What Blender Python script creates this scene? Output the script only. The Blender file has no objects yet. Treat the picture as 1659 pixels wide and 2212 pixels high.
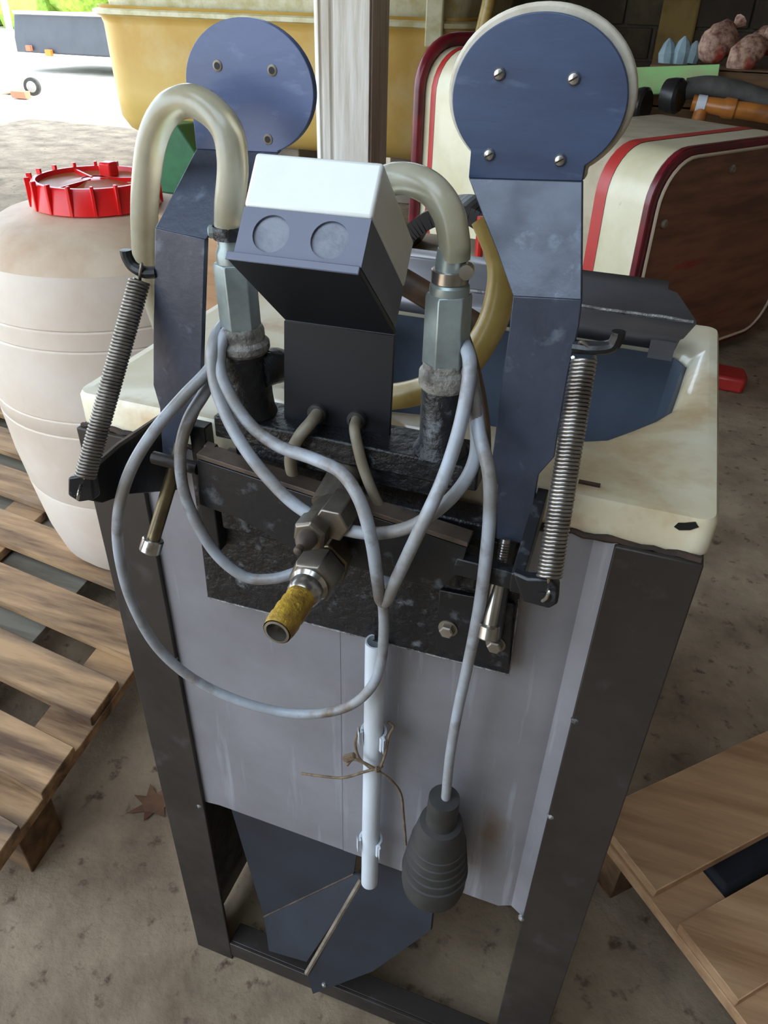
import bpy, math, random
from mathutils import Vector, Matrix
random.seed(7)
scene = bpy.context.scene
COL = scene.collection

# ------------------------------------------------------------------ camera
F_PX = 1637.73
CAM = Vector((0.4630, -0.4775, 1.2799))
YAW, PITCH, ROLL = -0.3339, 0.6067, 0.0281
_fw = Vector((math.sin(YAW)*math.cos(PITCH), math.cos(YAW)*math.cos(PITCH), -math.sin(PITCH)))
_r = Vector((math.cos(YAW), -math.sin(YAW), 0)); _u = _r.cross(_fw)
RT = _r*math.cos(ROLL) + _u*math.sin(ROLL); UP = -_r*math.sin(ROLL) + _u*math.cos(ROLL); FW = _fw
cd = bpy.data.cameras.new('camera'); cam = bpy.data.objects.new('camera', cd); COL.objects.link(cam)
cd.sensor_fit = 'HORIZONTAL'; cd.sensor_width = 36.0; cd.lens = 36.0*F_PX/1659.0
cd.clip_start = 0.02; cd.clip_end = 200
m = Matrix((RT, UP, -FW)).transposed().to_4x4(); m.translation = CAM
cam.matrix_world = m
scene.camera = cam

# ------------------------------------------------------------------ light
world = bpy.data.worlds.new('world'); scene.world = world; world.use_nodes = True
bgn = world.node_tree.nodes['Background']
bgn.inputs[0].default_value = (0.70, 0.85, 1.0, 1); bgn.inputs[1].default_value = 5.0
sd = bpy.data.lights.new('sun', 'SUN'); sd.energy = 16; sd.angle = math.radians(0.6); sd.color = (1.0, 0.95, 0.84)
sun = bpy.data.objects.new('sun', sd); COL.objects.link(sun)
sun.rotation_euler = Vector((-0.55, -0.10, -1.0)).to_track_quat('-Z', 'Y').to_euler()
vs = scene.view_settings
vs.view_transform = 'Standard'; vs.look = 'None'; vs.gamma = 1.0; vs.use_curve_mapping = False
vs.exposure = 0.0

# ------------------------------------------------------------------ helpers
def ray(px, py):
    return FW + RT*((px-829.5)/F_PX) - UP*((py-1106)/F_PX)
def U(px, py, y):                       # point on the plane y = const seen at a photo pixel
    d = ray(px, py); return CAM + d*((y-CAM.y)/d.y)
def Z(px, py, z):
    d = ray(px, py); return CAM + d*((z-CAM.z)/d.z)
def sr(r, g, b):
    f = lambda c: ((c/255+0.055)/1.055)**2.4 if c/255 > 0.04045 else c/255/12.92
    return (f(r), f(g), f(b), 1)

MATS = {}
def mat(name, c1, c2=None, scale=8.0, rough=0.5, metal=0.0, bump=0.0, bscale=None, stretch=(1,1,1),
        lo=0.4, hi=0.65, c3=None, s3=20.0, lo3=0.62, hi3=0.7, st3=None, trans=0.0, sss=0.0, spec=0.5,
        rvar=0.0, coat=0.0, alpha=1.0, detail=6.0):
    M = bpy.data.materials.new(name); M.use_nodes = True
    nt = M.node_tree; N = nt.nodes; L = nt.links; b = N['Principled BSDF']
    b.inputs['Base Color'].default_value = c1; b.inputs['Roughness'].default_value = rough
    b.inputs['Metallic'].default_value = metal; b.inputs['Specular IOR Level'].default_value = spec
    b.inputs['Transmission Weight'].default_value = trans; b.inputs['Coat Weight'].default_value = coat
    b.inputs['Alpha'].default_value = alpha
    if sss:
        b.inputs['Subsurface Weight'].default_value = sss; b.inputs['Subsurface Radius'].default_value = (0.03, 0.025, 0.02)
        b.inputs['Subsurface Scale'].default_value = 0.5
    tc = N.new('ShaderNodeTexCoord')
    def noise(sc, st, det=detail):
        mp = N.new('ShaderNodeMapping'); mp.inputs['Scale'].default_value = st
        L.new(tc.outputs['Object'], mp.inputs['Vector'])
        n = N.new('ShaderNodeTexNoise'); n.inputs['Scale'].default_value = sc; n.inputs['Detail'].default_value = det
        n.inputs['Roughness'].default_value = 0.6
        L.new(mp.outputs['Vector'], n.inputs['Vector']); return n
    def ramp(n, a, c):
        r = N.new('ShaderNodeMapRange'); r.inputs['From Min'].default_value = a; r.inputs['From Max'].default_value = c
        L.new(n.outputs['Fac'], r.inputs['Value']); return r
    col = None
    if c2:
        n = noise(scale, stretch); r = ramp(n, lo, hi)
        mx = N.new('ShaderNodeMix'); mx.data_type = 'RGBA'
        mx.inputs['A'].default_value = c1; mx.inputs['B'].default_value = c2
        L.new(r.outputs['Result'], mx.inputs['Factor']); col = mx.outputs['Result']
        if rvar:
            rr = N.new('ShaderNodeMapRange'); rr.inputs['To Min'].default_value = rough-rvar; rr.inputs['To Max'].default_value = rough+rvar
            L.new(r.outputs['Result'], rr.inputs['Value']); L.new(rr.outputs['Result'], b.inputs['Roughness'])
    if c3:
        n3 = noise(s3, st3 or stretch); r3 = ramp(n3, lo3, hi3)
        mx3 = N.new('ShaderNodeMix'); mx3.data_type = 'RGBA'
        if col: L.new(col, mx3.inputs['A'])
        else: mx3.inputs['A'].default_value = c1
        mx3.inputs['B'].default_value = c3
        L.new(r3.outputs['Result'], mx3.inputs['Factor']); col = mx3.outputs['Result']
    if col: L.new(col, b.inputs['Base Color'])
    if bump:
        nb = noise(bscale or scale*3, stretch)
        bp = N.new('ShaderNodeBump'); bp.inputs['Strength'].default_value = bump; bp.inputs['Distance'].default_value = 0.004
        L.new(nb.outputs['Fac'], bp.inputs['Height']); L.new(bp.outputs['Normal'], b.inputs['Normal'])
    MATS[name] = M; return M

ORG = {}                                # world origin of each parent
def rotframe(d):
    d = Vector(d).normalized()
    a = Vector((0,0,1)) if abs(d.z) < 0.9 else Vector((1,0,0))
    u = d.cross(a).normalized(); v = d.cross(u).normalized()
    return d, u, v
def catmull(P, n=8, closed=False):
    P = [Vector(p) for p in P]; out = []
    Q = [P[0]*2-P[1]] + P + [P[-1]*2-P[-2]]
    for i in range(1, len(Q)-2):
        a, b, c, d = Q[i-1:i+3]
        for k in range(n):
            t = k/n
            out.append(0.5*((2*b)+(c-a)*t+(2*a-5*b+4*c-d)*t*t+(3*b-a-3*c+d)*t**3))
    out.append(P[-1]); return out
class MB:
    def __init__(s): s.v = []; s.f = []
    def add(s, v, f):
        o = len(s.v); s.v += [Vector(p) for p in v]; s.f += [tuple(i+o for i in q) for q in f]; return s
    def box(s, lo, hi):
        x0,y0,z0 = lo; x1,y1,z1 = hi
        return s.add([(x0,y0,z0),(x1,y0,z0),(x1,y1,z0),(x0,y1,z0),(x0,y0,z1),(x1,y0,z1),(x1,y1,z1),(x0,y1,z1)],
              [(0,3,2,1),(4,5,6,7),(0,1,5,4),(1,2,6,5),(2,3,7,6),(3,0,4,7)])
    def obox(s, c, ex, ey, ez):         # centre and half vectors
        c, ex, ey, ez = map(Vector, (c, ex, ey, ez))
        v = [c+ex*a+ey*b+ez*d for d in (-1,1) for a,b in ((-1,-1),(1,-1),(1,1),(-1,1))]
        return s.add(v, [(0,3,2,1),(4,5,6,7),(0,1,5,4),(1,2,6,5),(2,3,7,6),(3,0,4,7)])
    def prism(s, pts, d):               # polygon extruded by vector d
        pts = [Vector(p) for p in pts]; d = Vector(d); n = len(pts)
        s.add(pts+[p+d for p in pts], [tuple(range(n)), tuple(range(2*n-1, n-1, -1))] +
              [(i, i+n, (i+1)%n+n, (i+1)%n) for i in range(n)]); return s
    def tube(s, path, r, n=10, caps=True):
        P = [Vector(p) for p in path]; rs = r if isinstance(r, (list, tuple)) else [r]*len(P)
        T = [(P[min(i+1,len(P)-1)]-P[max(i-1,0)]).normalized() for i in range(len(P))]
        _, u, v = rotframe(T[0]); V = []; Fc = []
        for i, p in enumerate(P):
            if i:
                q = T[i-1].rotation_difference(T[i]); u = q @ u
                u = (u-T[i]*u.dot(T[i])).normalized()
            v = T[i].cross(u)
            for k in range(n):
                a = 2*math.pi*k/n; V.append(p+(u*math.cos(a)+v*math.sin(a))*rs[i])
        for i in range(len(P)-1):
            for k in range(n):
                a = i*n+k; b = i*n+(k+1)%n; Fc.append((a, b, b+n, a+n))
        if caps: Fc.append(tuple(range(n-1,-1,-1))); Fc.append(tuple(range((len(P)-1)*n, len(P)*n)))
        return s.add(V, Fc)
    def lathe(s, o, d, prof, n=24, caps=True, ph=0.0, u=None):
        o = Vector(o); d, uu, v = rotframe(d)
        if u is not None: uu = (Vector(u)-d*Vector(u).dot(d)).normalized(); v = d.cross(uu)
        V = []; Fc = []
        for t, r in prof:
            for k in range(n):
                a = 2*math.pi*k/n+ph; V.append(o+d*t+(uu*math.cos(a)+v*math.sin(a))*r)
        for i in range(len(prof)-1):
            for k in range(n):
                a = i*n+k; b = i*n+(k+1)%n; Fc.append((a, b, b+n, a+n))
        if caps: Fc.append(tuple(range(n-1,-1,-1))); Fc.append(tuple(range((len(prof)-1)*n, len(prof)*n)))
        return s.add(V, Fc)
    def build(s, name, material, parent=None, bevel=0.0, smooth=0.6, seg=2, org=None):
        if parent is None:
            if org is None:
                xs=[p.x for p in s.v]; ys=[p.y for p in s.v]; zs=[p.z for p in s.v]
                org = Vector(((min(xs)+max(xs))/2, (min(ys)+max(ys))/2, min(zs)))
        else: org = ORG[parent.name]
        me = bpy.data.meshes.new(name)
        me.from_pydata([p-org for p in s.v], [], s.f); me.validate(); 
        import bmesh
        bm = bmesh.new(); bm.from_mesh(me); bmesh.ops.remove_doubles(bm, verts=bm.verts, dist=1e-6); bmesh.ops.recalc_face_normals(bm, faces=bm.faces); bm.to_mesh(me); bm.free()
        for p in me.polygons: p.use_smooth = True
        me.set_sharp_from_angle(angle=smooth)
        o = bpy.data.objects.new(name, me); COL.objects.link(o)
        me.materials.append(MATS[material] if isinstance(material, str) else material)
        if parent is None: o.location = org
        else: o.parent = parent
        ORG[o.name] = Vector(org)
        if bevel:
            b = o.modifiers.new('bevel', 'BEVEL'); b.width = bevel; b.segments = seg; b.limit_method = 'ANGLE'; b.angle_limit = 0.6
            b.harden_normals = False
        return o
def tag(o, label, cat, group=None):
    o['label'] = label; o['category'] = cat
    if group: o['group'] = group
    return o
def thing(name, loc, label, cat, group=None):
    o = bpy.data.objects.new(name, None); COL.objects.link(o); o.location = loc
    o.empty_display_size = 0.05; ORG[o.name] = Vector(loc)
    return tag(o, label, cat, group)
def structure(o): o['kind'] = 'structure'; return o
def circ(c, ex, ez, r, a0, a1, n):
    return [Vector(c)+ex*(r*math.cos(a0+(a1-a0)*i/n))+ez*(r*math.sin(a0+(a1-a0)*i/n)) for i in range(n+1)]
X = Vector((1,0,0)); Y = Vector((0,1,0)); ZV = Vector((0,0,1))

# ------------------------------------------------------------------ materials
mat('concrete', sr(160,140,116), sr(104,87,69), 5.0, 0.9, bump=0.8, bscale=40, c3=sr(82,62,48), s3=26.0, lo3=0.58, hi3=0.70, lo=0.35, hi=0.7, detail=10)
mat('outside_ground', sr(196,186,172), sr(170,160,146), 3, 0.95, bump=0.3, bscale=20)
mat('dark_steel', sr(62,56,53), sr(48,41,36), 6, 0.5, metal=0.35, c3=sr(84,80,78), s3=18, lo3=0.6, hi3=0.8, rvar=0.12)
mat('panel_grey', sr(152,150,156), sr(133,130,134), 5, 0.42, metal=0.25, c3=sr(184,186,194), s3=50, lo3=0.60, hi3=0.80, st3=(1,1,0.06), bump=0.03, bscale=14)
mat('black_paint', sr(26,27,31), sr(18,18,21), 25, 0.4, bump=0.15, bscale=90, c3=sr(88,90,96), s3=60, lo3=0.60, hi3=0.76, rvar=0.12)
mat('black_cast', sr(17,18,21), sr(30,30,35), 60, 0.3, bump=0.6, bscale=120, c3=sr(120,124,130), s3=50, lo3=0.60, hi3=0.74)
mat('blue_black', sr(66,72,88), sr(50,55,68), 22, 0.36, metal=0.1, bump=0.10, bscale=120, c3=sr(112,120,136), s3=55, lo3=0.58, hi3=0.80, st3=(1,1,1), rvar=0.08)
mat('head_blue', sr(62,76,106), sr(52,64,90), 16, 0.4, bump=0.08, bscale=60, c3=sr(92,106,134), s3=50, lo3=0.60, hi3=0.85, stretch=(0.5,1,2))
mat('head_blue_lit', sr(88,102,140), sr(76,88,122), 14, 0.38, bump=0.08, bscale=60, c3=sr(126,140,174), s3=40, lo3=0.56, hi3=0.80, stretch=(0.6,1,1.6))  # left head: lighter blue, its brightness from the light put into the colour
mat('bracket_black', sr(20,22,30), sr(15,17,23), 18, 0.5, c3=sr(84,88,96), s3=40, lo3=0.72, hi3=0.85)
mat('cream_enamel', sr(234,226,202), sr(216,198,160), 7, 0.28, c3=sr(178,134,84), s3=13, lo3=0.52, hi3=0.80, coat=0.3)
mat('chipped_black', sr(14,13,12), None, rough=0.6)
mat('sump_grey', sr(92,101,116), sr(78,87,100), 8, 0.55)
mat('folded_steel', sr(132,130,134), sr(104,102,106), 12, 0.36, metal=0.5, stretch=(0.3,1,1), rvar=0.1)
mat('fitting_steel', sr(140,131,120), sr(100,90,78), 24, 0.36, metal=0.75)
mat('weld', sr(170,168,166), sr(96,92,90), 60, 0.35, metal=0.7, bump=1.0, bscale=200)
mat('rust', sr(70,50,38), sr(38,30,26), 40, 0.8, bump=0.3)
mat('rust_edge', sr(100,84,72), sr(58,50,46), 30, 0.6, metal=0.3)
mat('box_cream', sr(238,240,238), sr(232,233,226), 10, 0.4)
mat('box_grey', sr(104,108,128), sr(94,98,116), 10, 0.42)
mat('knockout', sr(134,138,150), sr(108,112,124), 60, 0.5, bump=0.3, bscale=120)
mat('cable_grey', sr(164,169,178), sr(134,130,126), 22, 0.40, c3=sr(98,78,58), s3=30, lo3=0.54, hi3=0.74)
mat('cable_dirty', sr(140,130,112), sr(106,92,72), 24, 0.5)
mat('cable_brown', sr(94,70,52), sr(60,48,40), 30, 0.5)
mat('hose_clear', sr(214,209,188), sr(186,178,148), 14, 0.25, trans=0.5, spec=0.6)
mat('hose_yellow', sr(196,168,96), sr(150,122,60), 14, 0.3, trans=0.15)
mat('zinc', sr(168,180,180), sr(132,140,138), 22, 0.38, metal=0.55, c3=sr(112,96,78), s3=30, lo3=0.66, hi3=0.8)
mat('bright_steel', sr(196,192,186), sr(150,142,130), 30, 0.25, metal=0.9, c3=sr(110,90,66), s3=50, lo3=0.62, hi3=0.8)
mat('spring_steel', sr(170,165,160), sr(120,112,106), 30, 0.3, metal=0.9)
mat('spring_dull', sr(140,134,126), sr(96,88,80), 30, 0.42, metal=0.75)
mat('brass_dirty', sr(128,114,86), sr(84,74,60), 30, 0.38, metal=0.8)
mat('yellow_tape', sr(206,166,50), sr(140,104,38), 50, 0.5, bump=0.8, bscale=160, c3=sr(226,196,84), s3=60, lo3=0.6, hi3=0.7)
mat('sealant', sr(150,146,138), sr(70,64,58), 70, 0.5, bump=0.8, bscale=180)
mat('white_pvc', sr(214,220,228), sr(200,204,210), 8, 0.35)
mat('twine', sr(122,102,80), sr(84,68,52), 80, 0.9)
mat('rubber', sr(58,56,54), sr(44,42,41), 30, 0.6)
mat('chute_steel', sr(56,60,70), sr(46,48,55), 8, 0.5, metal=0.35, c3=sr(86,60,46), s3=10, lo3=0.68, hi3=0.78)
mat('cut_edge', sr(150,138,122), sr(110,98,84), 40, 0.5, metal=0.3)
mat('red_plastic', sr(232,30,32), sr(220,26,28), 6, 0.3)
mat('lid_dusty', sr(196,74,48), sr(186,120,78), 7, 0.4)
mat('barrel_white', sr(222,208,194), sr(212,194,176), 5, 0.42, sss=0.3)
mat('barrel_dust', sr(216,194,168), sr(196,164,136), 8, 0.55)
mat('wood_old', sr(184,146,106), sr(92,64,42), 7, 0.75, bump=0.4, bscale=30, stretch=(0.35,3.0,3.0), c3=sr(120,114,108), s3=5.0, lo3=0.56, hi3=0.9, st3=(0.5,3.0,1))
mat('wood_grey', sr(160,152,138), sr(120,110,96), 9, 0.8, bump=0.3, bscale=30, stretch=(0.35,3.0,3.0))
mat('wood_dark', sr(122,90,58), sr(82,58,38), 9, 0.8, bump=0.4, bscale=30, stretch=(0.35,3.0,3.0))
mat('wood_fresh', sr(190,150,112), sr(150,110,76), 7, 0.7, bump=0.25, bscale=30, stretch=(0.3,3.0,3.0), c3=sr(96,68,48), s3=5, lo3=0.66, hi3=0.76, st3=(1,2.5,1))
mat('post_wood', sr(226,221,212), sr(196,186,170), 5, 0.85, bump=0.4, bscale=30, stretch=(3.5,3.5,0.25))
mat('tank_yellow', sr(204,172,96), sr(190,152,76), 1.2, 0.4, sss=0.35, c3=sr(214,196,150), s3=1.4, lo3=0.55, hi3=0.8)
mat('tank_rim', sr(206,200,168), sr(180,170,120), 12, 0.4, bump=0.5, bscale=30)
mat('green_paint', sr(34,96,52), sr(28,76,44), 6, 0.5)
mat('maroon', sr(112,24,36), sr(78,20,28), 9, 0.28, c3=sr(186,150,140), s3=10, lo3=0.68, hi3=0.75)
mat('machine_cream', sr(222,214,186), sr(206,196,160), 4, 0.3, c3=sr(176,166,140), s3=14, lo3=0.7, hi3=0.8)
mat('machine_red', sr(186,52,46), sr(168,44,42), 5, 0.4)
mat('dusty_cream', sr(186,172,148), sr(166,150,126), 8, 0.8)
mat('brown_plate', sr(138,90,66), sr(100,64,50), 5, 0.45, c3=sr(146,38,36), s3=5.0, lo3=0.63, hi3=0.72, st3=(0.5,0.5,2.5), stretch=(0.6,0.6,4))
mat('screw_dull', sr(156,146,134), sr(112,98,84), 30, 0.4, metal=0.6)
mat('block_dark', sr(76,66,54), sr(56,48,40), 2.5, 0.95, bump=0.5, bscale=20, c3=sr(112,98,70), s3=1.0, lo3=0.56, hi3=0.7)
mat('mortar', sr(92,84,72), sr(70,62,52), 8, 0.95, bump=0.4)
mat('ochre_stain', sr(150,124,72), sr(120,98,58), 5, 0.9)
mat('light_green', sr(150,196,124), sr(162,164,124), 5, 0.55)
mat('black_plastic', sr(30,30,32), sr(40,40,42), 10, 0.35)
mat('grey_hose', sr(82,80,76), sr(66,64,60), 20, 0.7)
mat('orange_pipe', sr(186,116,52), sr(150,92,44), 12, 0.3, c3=sr(110,94,76), s3=8, lo3=0.55, hi3=0.7)
mat('mesh_sack', sr(186,150,128), sr(104,66,54), 34, 0.7, bump=1.0, bscale=50, c3=sr(170,50,38), s3=7, lo3=0.54, hi3=0.66)
mat('blue_plastic', sr(142,164,172), sr(120,140,146), 12, 0.4, bump=0.6, bscale=18)
mat('trailer_grey', sr(66,72,82), sr(58,64,74), 3, 0.5)
mat('white_paint', sr(220,216,206), sr(200,192,178), 5, 0.5)
mat('beige_paint', sr(206,188,164), sr(190,172,148), 5, 0.6)
mat('amber', sr(232,120,40), None, rough=0.3)
mat('tyre', sr(44,46,46), sr(60,60,58), 20, 0.8)
mat('hub_grey', sr(150,154,150), None, rough=0.5)
mat('brick_red', sr(176,108,84), None, rough=0.9)
mat('foliage', sr(150,176,66), sr(96,130,44), 6, 0.8)
mat('roof_dark', sr(96,84,72), sr(80,68,58), 3, 0.9)
mat('wall_plaster', sr(150,138,120), sr(120,108,94), 2, 0.9)
mat('dead_leaf', sr(116,82,58), sr(92,64,48), 20, 0.8)
mat('dark_fabric', sr(34,38,46), sr(24,27,34), 10, 0.7)
mat('red_rod', sr(196,40,28), None, rough=0.4)
mat('pad_cream', sr(208,200,184), sr(182,172,154), 30, 0.8, bump=0.3, bscale=60)

# ------------------------------------------------------------------ setting
structure(MB().add([(-6.3,-6,0),(5,-6,0),(5,8.2,0),(-6.3,8.2,0)], [(0,1,2,3)]).build('floor', 'concrete', org=Vector((0,0,0))))
structure(MB().add([(-40,-30,-0.012),(30,-30,-0.012),(30,45,-0.012),(-40,45,-0.012)], [(0,1,2,3)]).build('floor_outside', 'outside_ground', org=Vector((0,0,0))))
SK = (-1.8, 0.7, -2.9, -0.7)          # open skylight in the roof: x0, x1, y0, y1
structure(MB().box((-4.6,-3.4,3.3),(SK[0],7.2,3.42)).box((SK[1],-3.4,3.3),(3.6,7.2,3.42)).box((SK[0],-3.4,3.3),(SK[1],SK[2],3.42)).box((SK[0],SK[3],3.3),(SK[1],7.2,3.42)).build('ceiling', 'roof_dark'))
structure(MB().box((-0.9,-3.4,0),(3.4,-3.2,3.3)).build('wall_front', 'wall_plaster'))
structure(MB().box((3.2,-3.4,0),(3.4,6.7,3.3)).build('wall_right', 'wall_plaster'))
wb = structure(MB().box((-1.25,6.52,0),(3.2,6.7,3.3)).build('wall_back', 'mortar'))
for row in range(1, 9):
    zz = 0.2+row*0.215-0.2
    off = 0.22 if row % 2 else 0.0
    x = -1.25-off
    while x < 3.15:
        x0 = max(x, -1.25); x1 = min(x+0.43, 3.19)
        if x1-x0 > 0.06:
            MB().box((x0+0.008, 6.49-random.uniform(0,.012), zz+0.007), (x1-0.008, 6.53, zz+0.207)).build('block', 'block_dark', wb, bevel=0.006, seg=1)
        x += 0.44
# ochre buttress strip of old render on the wall
c = U(1462, 60, 6.46)
MB().box((c.x-0.13, 6.455, 0.62), (c.x+0.13, 6.525, 2.4)).build('render_strip', 'ochre_stain', wb, bevel=0.02)

# ------------------------------------------------------------------ machine stand
W, H, ZP, WP, D = 0.540, 0.945, 0.409, 0.0626, 0.41
st = thing('machine_stand', (W/2, D/2, 0), 'dark angle-iron machine stand with grey sheet front panel', 'machine stand')
T = 0.005
def angle_post(x0, sx, y0, sy):
    b = MB()
    x1 = x0+sx*WP; xi = x0+sx*T; y1 = y0+sy*WP; yi = y0+sy*T
    b.prism([(x0,y0,0),(x1,y0,0),(x1,yi,0),(xi,yi,0),(xi,y1,0),(x0,y1,0)], (0,0,H))
    return b.build('post', 'dark_steel', st, bevel=0.0012)
angle_post(0, 1, 0, 1); angle_post(W, -1, 0, 1); angle_post(0, 1, D, -1); angle_post(W, -1, D, -1)
def rail(lo, hi, nm='rail', mt='dark_steel'): return MB().box(lo, hi).build(nm, mt, st, bevel=0.001)
rail((WP,0.0005,0.012),(W-WP,0.0055,0.05)); rail((WP,0.0055,0.046),(W-WP,0.035,0.05))
rail((T,WP,0.012),(T*2,D-WP,0.05)); rail((W-2*T,WP,0.012),(W-T,D-WP,0.05)); rail((WP,D-2*T,0.012),(W-WP,D-T,0.05))
rail((T,WP,H-0.045),(T*2,D-WP,H)); rail((W-2*T,WP,H-0.045),(W-T,D-WP,H)); rail((WP,D-2*T,H-0.045),(W-WP,D-T,H))
seam = 0.254
def tray(xs, nm):
    b = MB(); pts = [Vector((x,y,0)) for x,y in xs]
    b.prism([p+ZV*ZP for p in pts]+[p+Y*0.0018+ZV*ZP for p in reversed(pts)], (0,0,H-ZP-0.001)); return b.build(nm, 'panel_grey', st)
tray([(0.048,0.0058),(0.066,0.0058),(0.082,0.0075),(seam,0.0072)], 'front_panel')
_nt = MATS['panel_grey'].node_tree; _b = _nt.nodes['Principled BSDF']; _src = _b.inputs['Base Color'].links[0].from_socket
_tc = _nt.nodes.new('ShaderNodeTexCoord'); _mp = _nt.nodes.new('ShaderNodeMapping'); _ct = U(1062,1800,0.0075)-ORG[st.name]
_mp.vector_type = 'POINT'; _mp.inputs['Scale'].default_value = (1/0.022,0.2,1/0.055); _mp.inputs['Location'].default_value = (-_ct.x/0.022,-_ct.y*0.2,-_ct.z/0.055)
_ln = _nt.nodes.new('ShaderNodeVectorMath'); _ln.operation = 'LENGTH'
_ns = _nt.nodes.new('ShaderNodeTexNoise'); _ns.inputs['Scale'].default_value = 40
_ad = _nt.nodes.new('ShaderNodeMath'); _ad.operation = 'ADD'
_mr = _nt.nodes.new('ShaderNodeMapRange'); _mr.inputs['From Min'].default_value = 0.7; _mr.inputs['From Max'].default_value = 1.5; _mr.inputs['To Min'].default_value = 0.75; _mr.inputs['To Max'].default_value = 0.0
_mx = _nt.nodes.new('ShaderNodeMix'); _mx.data_type = 'RGBA'; _mx.inputs['B'].default_value = sr(112,88,64)
_L = _nt.links; _L.new(_tc.outputs['Object'],_mp.inputs['Vector']); _L.new(_mp.outputs['Vector'],_ln.inputs[0]); _L.new(_tc.outputs['Object'],_ns.inputs['Vector'])
_L.new(_ln.outputs['Value'],_ad.inputs[0]); _L.new(_ns.outputs['Fac'],_ad.inputs[1]); _L.new(_ad.outputs[0],_mr.inputs['Value']); _L.new(_mr.outputs['Result'],_mx.inputs['Factor'])
_L.new(_src,_mx.inputs['A']); _L.new(_mx.outputs['Result'],_b.inputs['Base Color'])
tray([(seam+0.0006,0.0068),(W-0.092,0.0075),(W-0.078,0.013),(W-0.066,0.0065),(W-0.048,0.0058)], 'front_panel')
MB().box((T*2,0.03,0.055),(T*2+0.002,D-0.03,H-0.046)).build('side_panel', 'black_paint', st)
MB().box((W-T*2-0.002,0.05,ZP),(W-T*2,D-0.03,H-0.04)).build('side_panel', 'panel_grey', st)
MB().box((0.03,D-0.012,0.30),(W-0.03,D-0.0105,H-0.04)).build('back_panel', 'panel_grey', st)
for px, py in [(433,1738),(1127,1980),(1243,1553),(1190,1760),(378,1420)]:
    p = U(px, py, 0.003); MB().lathe(p-Y*0.003, (0,1,0), [(-0.002,0.001),(0,0.0035),(0.003,0.004)], 8).build('weld_bead', 'weld', st)

# folded chute below the panel
ch = thing('discharge_chute', U(690,2060,0.0)*1, 'dark folded steel chute plates hanging below the grey front panel', 'chute')
a0,a1,a2,a3 = U(493,1755,0.022),U(778,1850,0.022),U(764,1888,0.022),U(570,1980,0.022)
MB().prism([a0+ZV*0.06,a1+ZV*0.06,a2,a3], (0,0.003,0)).build('back_plate', 'chute_steel', ch)
b2,b3,b4 = U(784,1896,0.018),U(662,2078,-0.008),U(581,2054,-0.004)
MB().prism([a3,a2,b2,b3,b4], (0.001,0.003,0.001)).build('back_plate', 'chute_steel', ch)
c0,c1,c2_,c3_,c4,c5,c6,c7 = U(782,1897,0.014),U(812,1868,0.014),U(868,1868,0.014),U(938,1930,0.012),U(930,2010,0.004),U(806,2098,-0.012),U(676,2147,-0.024),U(663,2100,-0.02)
MB().prism([c0,c1,c2_,c3_,c4,c5,c6,c7], (0.0015,0.0035,0.001)).build('front_plate', 'chute_steel', ch)
MB().tube([c0+Y*-0.0008, c7+Y*-0.0008], 0.0036, 6).build('cut_edge', 'cut_edge', ch)
MB().tube([a3+Y*0.0002, a2+Y*0.0002], 0.0016, 6).build('fold_edge', 'rust_edge', ch)
for px,py,y in [(905,1955,0.008),(700,2128,-0.021)]:
    MB().lathe(U(px,py,y), (0,-1,0), [(-0.003,0.004),(0.001,0.004),(0.0025,0.002)], 10).build('rivet', 'bright_steel', ch)

# ------------------------------------------------------------------ basin
RZ = 0.976; y0b, y1b = 0.012, 0.412
ba = thing('enamel_basin', (W/2, (y0b+y1b)/2, 0.9455), 'stained cream enamel basin with dark opening on top of the stand', 'basin')
def rrect(x0,x1,ya,yb,z,r,n=5):
    pts = []
    for cx,cy,a in ((x1-r,yb-r,0),(x0+r,yb-r,90),(x0+r,ya+r,180),(x1-r,ya+r,270)):
        for i in range(n+1):
            t = math.radians(a+90*i/n); pts.append(Vector((cx+r*math.cos(t), cy+r*math.sin(t), z)))
    return pts
hole = [(0.517,0.335),(0.507,0.352),(0.478,0.358),(0.30,0.358),(0.16,0.358),(0.145,0.34),(0.15,0.22),(0.16,0.11),(0.19,0.09),(0.30,0.112),(0.40,0.116),(0.436,0.118),(0.455,0.128),(0.49,0.175),(0.506,0.205),(0.512,0.27)]
import bmesh
def ring_faces(outer, inner):
    bm = bmesh.new()
    vo = [bm.verts.new(p) for p in outer]; vi = [bm.verts.new(p) for p in inner]
    eo = [bm.edges.new((vo[i], vo[(i+1)%len(vo)])) for i in range(len(vo))]
    ei = [bm.edges.new((vi[i], vi[(i+1)%len(vi)])) for i in range(len(vi))]
    bmesh.ops.triangle_fill(bm, use_beauty=True, edges=eo+ei)
    bm.verts.index_update()
    v = [w.co.copy() for w in bm.verts]; f = [tuple(w.index for w in q.verts) for q in bm.faces]
    bm.free(); return v, f
def strip(b, A, B_):
    n = len(A); b.add(A+B_, [(i,(i+1)%n,(i+1)%n+n,i+n) for i in range(n)])
b = MB()
o0 = rrect(-0.003,W+0.003,y0b-0.003,y1b+0.003,0.9455,0.014)
o1 = rrect(-0.003,W+0.003,y0b-0.003,y1b+0.003,RZ-0.004,0.014)
o2 = rrect(-0.0005,W+0.0005,y0b-0.0005,y1b+0.0005,RZ,0.012)
o3 = rrect(0.007,W-0.007,y0b+0.006,y1b-0.006,RZ+0.0004,0.012)
o4 = rrect(0.030,W-0.030,y0b+0.026,y1b-0.026,RZ-0.0018,0.012)
strip(b,o0,o1); strip(b,o1,o2); strip(b,o2,o3)
def sdown(px, py): return RZ-0.010
hcx, hcy = 0.33, 0.23
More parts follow.
